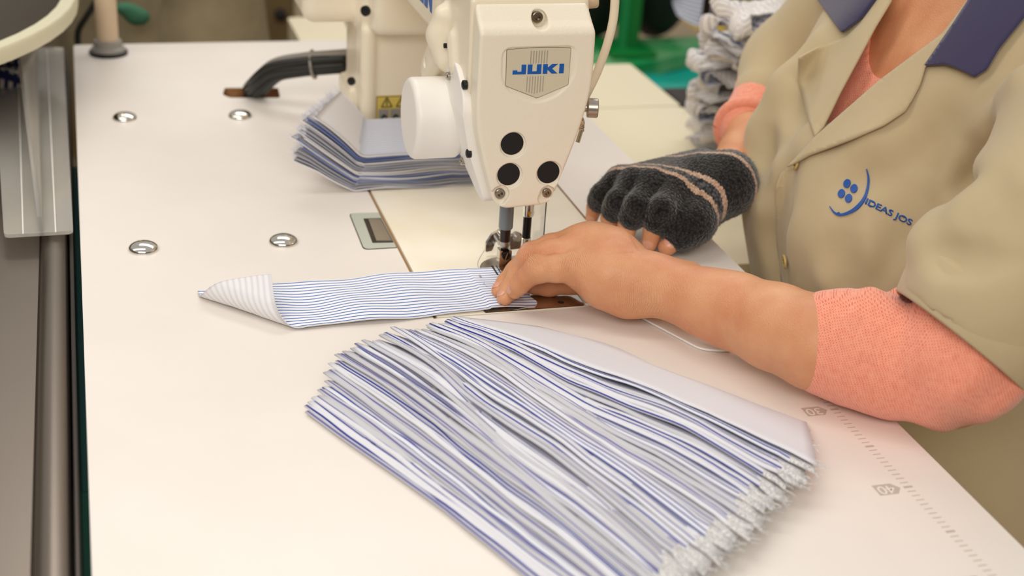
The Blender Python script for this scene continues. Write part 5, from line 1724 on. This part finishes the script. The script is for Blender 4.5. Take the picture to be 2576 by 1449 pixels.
# folds: soft ridges and valleys drawn on the cloth
def surf(px, py, S=None, d0=.9, d1=1.9):
    S = S or SM
    ds = np.arange(d0, d1, .0015)
    P = CAM + ray(px, py)[None] * ds[:, None]
    I = (P - S.lo) / S.h
    ok = ((I >= 1) & (I < S.n - 2)).all(1)
    i0 = np.clip(I.astype(int), 0, S.n - 2); fr = np.clip(I - i0, 0, 1)
    v = np.zeros(len(ds))
    for a in (0, 1):
        for b in (0, 1):
            for c in (0, 1):
                w_ = (fr[:, 0] if a else 1 - fr[:, 0]) * (fr[:, 1] if b else 1 - fr[:, 1]) * (fr[:, 2] if c else 1 - fr[:, 2])
                v += w_ * S.f[i0[:, 0] + a, i0[:, 1] + b, i0[:, 2] + c]
    v[~ok] = 1
    h = np.where(v < 0)[0]
    return P[h[0]] if len(h) else None
SM = S
def fold(pts, r, depth, mode, k=.02):
    ps = [surf(*p) for p in pts]; ps = [p for p in ps if p is not None]
    if len(ps) < 2: return
    rr_ = [r * .4] + [r] * (len(ps) - 2) + [r * .4]
    rr_ = rr_ if len(ps) > 2 else [r, r * .5]
    back = np.array([-(p - CAM) / np.linalg.norm(p - CAM) * (r - depth if mode == 'cut' else depth - r) for p in ps])
    S.chain([p + b for p, b in zip(ps, back)], rr_, k, mode)
# valley between chest and sleeve, with the overhanging ridge beside it
fold([(2470, 330), (2425, 360), (2405, 430), (2395, 500), (2380, 570)], .015, .019, 'cut', .018)
fold([(2576, 420), (2500, 480), (2440, 540), (2390, 580)], .010, .006, 'cut', .012)
fold([(2576, 200), (2500, 290), (2440, 330), (2380, 400), (2350, 480)], .016, .008, 'add', .022)
fold([(2576, 470), (2470, 560), (2380, 600), (2325, 608)], .016, .010, 'add', .02)
fold([(2540, 655), (2450, 650), (2370, 645), (2335, 636)], .010, .0035, 'cut', .012)
fold([(2450, 230), (2300, 330), (2180, 400), (2120, 440)], .014, .003, 'cut', .03)
fold([(2340, 300), (2230, 370), (2160, 430)], .014, .0035, 'add', .03)
fold([(2310, 420), (2270, 520), (2220, 600), (2190, 690)], .014, .005, 'cut', .03)
fold([(2250, 560), (2160, 620), (2100, 700)], .012, .003, 'add', .03)
fold([(1960, 430), (1930, 520), (1925, 620), (1940, 700)], .012, .003, 'cut', .03)
fold([(2110, 560), (2090, 640), (2110, 720)], .010, .003, 'cut', .03)
fold([(1930, 280), (1900, 380), (1895, 460)], .012, .004, 'cut', .025)
fold([(2100, 120), (2010, 250), (1960, 340)], .012, .004, 'cut', .025)
fold([(2060, 110), (1985, 220), (1935, 330), (1905, 420)], .012, .004, 'add', .025)
S.smooth(1)
# hollow left sleeve mouth, straight hem
X, Y, Z = S.ax[0][:, None, None], S.ax[1][None, :, None], S.ax[2][None, None, :]
t_ = (X - hem[0]) * axis[0] + (Y - hem[1]) * axis[1] + (Z - hem[2]) * axis[2]
d_ = np.sqrt(np.maximum((X - hem[0]) ** 2 + (Y - hem[1]) ** 2 + (Z - hem[2]) ** 2 - t_ ** 2, 0))
near = (t_ < .06) & (t_ > -.05) & (d_ < .082)
S.f = np.where(near, np.maximum(S.f, .0 - t_), S.f).astype(np.float32)
S.f = np.where((t_ < .05) & (t_ > -.02) & (d_ < .07), np.maximum(S.f, .054 - d_), S.f).astype(np.float32)
cut_prism(S, [(2243, -250), (2237, 0), (2199, 66), (2109, 232), (2068, 318), (2049, 343), (2215, 199), (2370, 84), (2433, 0), (2470, -250)], .6, 1.42)
smock = solid_obj('smock', S, M['khaki'], person); tag(smock, 'khaki short sleeved work smock')
sbm = bmesh.new(); sbm.from_mesh(smock.data); BV = BVHTree.FromBMesh(sbm)
def hit(px, py):
    d = Vector(ray(px, py)).normalized()
    h = BV.ray_cast(Vector(CAM), d)
    return (h[0], h[1]) if h[0] is not None else None
def patch(name, poly, material, off=.003, thick=.0018, step=14, par=None, offn=None):
    """cloth piece laid on the smock: outline in the picture, dropped on to the cloth and given real thickness"""
    bm = bmesh.new()
    pts = round_poly(poly, 4, 2)
    vs_ = [bm.verts.new((p[0], p[1], 0)) for p in pts]
    es = [bm.edges.new((vs_[i], vs_[(i + 1) % len(vs_)])) for i in range(len(vs_))]
    bmesh.ops.triangle_fill(bm, edges=es, use_beauty=True)
    for _ in range(7):
        le = [e for e in bm.edges if e.calc_length() > step]
        if not le: break
        bmesh.ops.subdivide_edges(bm, edges=le, cuts=1)
        bmesh.ops.triangulate(bm, faces=bm.faces)
        bmesh.ops.beautify_fill(bm, faces=bm.faces, edges=bm.edges)
    for v in bm.verts: 
        pass
    bound = set(v for e in bm.edges if e.is_boundary for v in e.verts)
    res, miss = {}, []
    for v in bm.verts:
        h = hit(v.co.x, v.co.y)
        if h: res[v] = (np.array(h[0]), h[1])
        else: miss.append(v)
    if len(res) < 12: bm.free(); return None
    vl = list(res)
    A_ = np.array([(v.co.x, v.co.y) for v in vl]); dz = np.array([(res[v][0] - CAM) @ AF for v in vl])
    mn, sc__ = A_.mean(0), A_.std(0) + 1e-6
    def basis(P_):
        x, y = ((P_ - mn) / sc__).T
        return np.stack([x ** i * y ** j for i in range(5) for j in range(5 - i) if i + j <= order], 1)
    order = 3
    wg = np.ones(len(dz))
    for _ in range(8):
        B_ = basis(A_); c_ = np.linalg.lstsq(B_ * wg[:, None], dz * wg, rcond=None)[0]
        e_ = dz - B_ @ c_
        wg = 1 / (1 + (e_ / .004) ** 2) * np.where(e_ > .006, .05, 1)
    good = np.abs(e_) < .012
    shift = max(0, -np.percentile(e_[good], 4)) if good.any() else 0
    for v in list(bm.verts):
        px, py = v.co.x, v.co.y
        o_ = off if offn is None else offn(px, py)
        dd = float((basis(np.array([[px, py]])) @ c_)[0]) - (shift if offn is None else 0)
        v.co = Vector(PD(px, py, dd - o_))
    bmesh.ops.smooth_vert(bm, verts=[v for v in bm.verts if v not in bound], factor=.5, use_axis_x=True, use_axis_y=True, use_axis_z=True)
    bmesh.ops.recalc_face_normals(bm, faces=bm.faces)
    if sum(f.normal.dot(Vector(-AF)) for f in bm.faces) < 0: bmesh.ops.reverse_faces(bm, faces=bm.faces)
    me = bpy.data.meshes.new(name); bm.to_mesh(me); bm.free(); me.shade_smooth()
    o = link_mesh(name, me, material, par or person)
    if thick:
        md = o.modifiers.new('thickness', 'SOLIDIFY'); md.thickness = thick; md.offset = -1
    return o
lap1 = [(2049, 343), (2030, 292), (2019, 240), (2008, 205), (2012, 146), (2062, 118), (2128, 92), (2160, 62), (2235, -40), (2248, -60), (2243, 0), (2201, 66), (2111, 234), (2070, 320)]
patch('lapel', lap1, M['khaki'], .0030)
lap2 = [(1978, 420), (2045, 347), (2212, 201), (2370, 86), (2432, 0), (2450, -40), (2500, -60), (2420, 60), (2374, 120), (2326, 166), (2313, 213), (2292, 256), (2277, 280), (2220, 315), (2138, 350), (2032, 390)]
patch('lapel', lap2, M['khaki'], .0040)
col1 = [(2040, -60), (2056, 0), (2116, 82), (2167, 44), (2205, -10), (2240, -60)]
c1 = patch('collar', col1, M['navy'], .0060, .002)
col2 = [(2324, 164), (2375, 161), (2409, 173), (2450, 193), (2481, 173), (2512, 120), (2580, 35), (2660, -60), (2440, -60), (2434, 0), (2400, 53), (2368, 100)]
c2 = patch('collar', col2, M['navy'], .0070, .0025)
# collar band round the back of the neck
rows, uvs = [], []
for i in range(37):
    t = math.radians(-125 + 250 * i / 36)
    r = []
    for rad_, z_ in ((.070, .318), (.072, .345), (.076, .352), (.082, .348), (.100, .318), (.116, .296)):
        r.append((.790 + rad_ * math.cos(t), .055 + rad_ * 1.05 * math.sin(t), z_ + .010 * math.cos(t) - .006))
    rows.append(r)
tag(strip_mesh('collar_band', rows, None, person, thick=.002, mats=[M['navy']] * 3), 'navy collar band')
# front edge of the left side lying over the right side
edge = [(1990, 412), (1966, 434), (1954, 470), (1951, 520), (1953, 600), (1960, 680), (1972, 760)]
pk = edge + [(2040, 760), (2025, 640), (2020, 540), (2022, 470), (2040, 415)]
def ofp(px, py):
    x0 = np.interp(py, [e[1] for e in edge], [e[0] for e in edge])
    return .0016 - .0080 * min(1, max(0, (px - x0) / 62)) ** 1.3
patch('front_edge', pk, M['khaki'], thick=.0012, offn=ofp, step=9)
# turned-up cuff of the left sleeve
x_, y_, z_ = frame_of(axis)
rows = []
for i in range(64):
    t = 2 * PI * i / 63
    r = []
    for h_, rad in ((.004, .0520), (-.001, .0535), (-.0025, .0550), (-.001, .0565), (.012, .0605), (.030, .0650), (.0325, .0640), (.0325, .060)):
        rad += .0012 * math.sin(t * 3 + h_ * 60)
        r.append(np.array(hem) + axis * h_ + np.array(x_ * math.cos(t) + y_ * math.sin(t)) * rad)
    rows.append(r)
cf = strip_mesh('sleeve_cuff', rows, M['khaki'], person); tag(cf, 'turned-up khaki sleeve cuff')
# buttons
def button(px, py, r):
    h = hit(px, py)
    if not h: return
    n_ = h[1]; c_ = Vector(h[0]) + n_ * .0022
    bm = bmesh.new(); lathe(bm, c_, n_, [(r * .8, -.001), (r, 0), (r, .0008), (r * .86, .0016), (r * .7, .0010), (.0002, .0010)], 24)
    b = obj('button', bm, M['button'], person, angle=40)
    x_, y_, z_ = frame_of(n_)
    for a in range(4):
        t = a * PI / 2 + .6
        bm = bmesh.new(); lathe(bm, c_ + (x_ * math.cos(t) + y_ * math.sin(t)) * r * .28 + n_ * .0010, n_, [(r * .11, 0), (r * .11, .0002), (.0001, .0003)], 8); obj('button_hole', bm, M['dark'], b)
button(2008, 414, .0052); button(1981, 657, .0062)
# embroidery
def emb(name, polys, off=.0008, thick=.0009):
    bm = bmesh.new()
    for poly in polys:
        b2 = bmesh.new()
        vs_ = [b2.verts.new((p[0], p[1], 0)) for p in poly]
        es = [b2.edges.new((vs_[i], vs_[(i + 1) % len(vs_)])) for i in range(len(vs_))]
        bmesh.ops.triangle_fill(b2, edges=es)
        m_ = bpy.data.meshes.new('t'); b2.to_mesh(m_); b2.free(); bm.from_mesh(m_); bpy.data.meshes.remove(m_)
    for v in bm.verts:
        h = hit(v.co.x, v.co.y)
        if h: v.co = Vector(h[0]) - Vector(ray(v.co.x, v.co.y)) * (off + thick)
    me = bpy.data.meshes.new(name); 
    bmesh.ops.recalc_face_normals(bm, faces=bm.faces)
    for f in bm.faces:
        if f.normal.dot(Vector(-AF)) < 0: f.normal_flip()
    bm.to_mesh(me); bm.free()
    o = link_mesh(name, me, M['thread_blue'], smock)
    md = o.modifiers.new('thickness', 'SOLIDIFY'); md.thickness = thick + .0006; md.offset = -1
    return o
def ellp(cx, cy, a, b, rot): return [(cx + a * math.cos(t) * math.cos(rot) - b * math.sin(t) * math.sin(rot), cy + a * math.cos(t) * math.sin(rot) + b * math.sin(t) * math.cos(rot)) for t in np.linspace(0, 2 * PI, 19)[:-1]]
for cx_, cy_ in ((2130, 461), (2147.5, 473.5), (2116, 486), (2134, 498)): emb('embroidered_dot', [ellp(cx_, cy_, 8.3, 11.2, .38)])
arc = catmull([(2179, 425), (2184, 446), (2182, 473), (2173, 499), (2153, 523), (2131, 536), (2112, 540), (2098, 534), (2086, 518)], 5)
wd_ = np.interp(np.linspace(0, 1, len(arc)), [0, .15, .5, .85, 1], [.6, 2.0, 4.2, 2.6, .5])
L_, R_2 = [], []
for i, p in enumerate(arc):
    d = arc[min(i + 1, len(arc) - 1)] - arc[max(i - 1, 0)]; d /= np.linalg.norm(d); n_ = np.array((-d[1], d[0]))
    L_.append(tuple(p + n_ * wd_[i])); R_2.append(tuple(p - n_ * wd_[i]))
emb('embroidered_arc', [L_ + R_2[::-1]])
tm = text_mesh('IDEAS JOS', 1.0, 0, .018)
xs_ = [v.co.x for v in tm.vertices]; ys_ = [v.co.y for v in tm.vertices]
bm = bmesh.new(); bm.from_mesh(tm)
A0, A1 = np.array((2179.0, 508.0)), np.array((2291.0, 562.0)); upv = np.array((8.3, -19.5))
mnx, mxx, mny, mxy = min(xs_), max(xs_), min(ys_), max(ys_)
for v in bm.verts:
    u_ = (v.co.x - mnx) / (mxx - mnx); w_ = (v.co.y - mny) / (mxy - mny) - .5
    p = A0 + (A1 - A0) * (u_ * 1.03 - .015) + upv * w_
    h = hit(*p)
    if h: v.co = Vector(h[0]) - Vector(ray(*p)) * .0009
bmesh.ops.recalc_face_normals(bm, faces=bm.faces)
for f in bm.faces:
    if f.normal.dot(Vector(-AF)) < 0: f.normal_flip()
me = bpy.data.meshes.new('lettering'); bm.to_mesh(me); bm.free()
lt_ = link_mesh('embroidered_lettering', me, M['thread_blue'], smock)
md = lt_.modifiers.new("thickness", "SOLIDIFY"); md.thickness = .0008; md.offset = -1
sbm.free()

# legs below the table, and the stool
S = Solid((.50, -.20, FZ + .005), (1.0, .32, -.30), .006)
for sy in (-.085, .10):
    S.chain([(.86, .055 + sy, -.41), (.60, .055 + sy, -.41), (.62, .055 + sy, FZ + .10)], [.085, .062, .042], .02)
    S.ell((.575, .055 + sy, FZ + .038), (.115, .045, .036), .02)
tr = solid_obj('trousers', S, M['trousers'], person)
stl = thing('work_stool', 'dark work stool the person sits on', 'stool', (.86, .06, FZ))
bm = bmesh.new(); lathe(bm, (.86, .06, -.545), (0, 0, 1), [(.16, 0), (.175, .012), (.175, .035), (.16, .045), (.0002, .047)], 36); obj('seat', bm, M['black'], stl, angle=40)
for k in range(4):
    bm = bmesh.new(); a = PI / 4 + k * PI / 2
    tube(bm, [(.86 + .10 * math.cos(a), .06 + .10 * math.sin(a), -.545), (.86 + .19 * math.cos(a), .06 + .19 * math.sin(a), FZ)], .012, 10, 0); obj('leg', bm, M['darksteel'], stl)
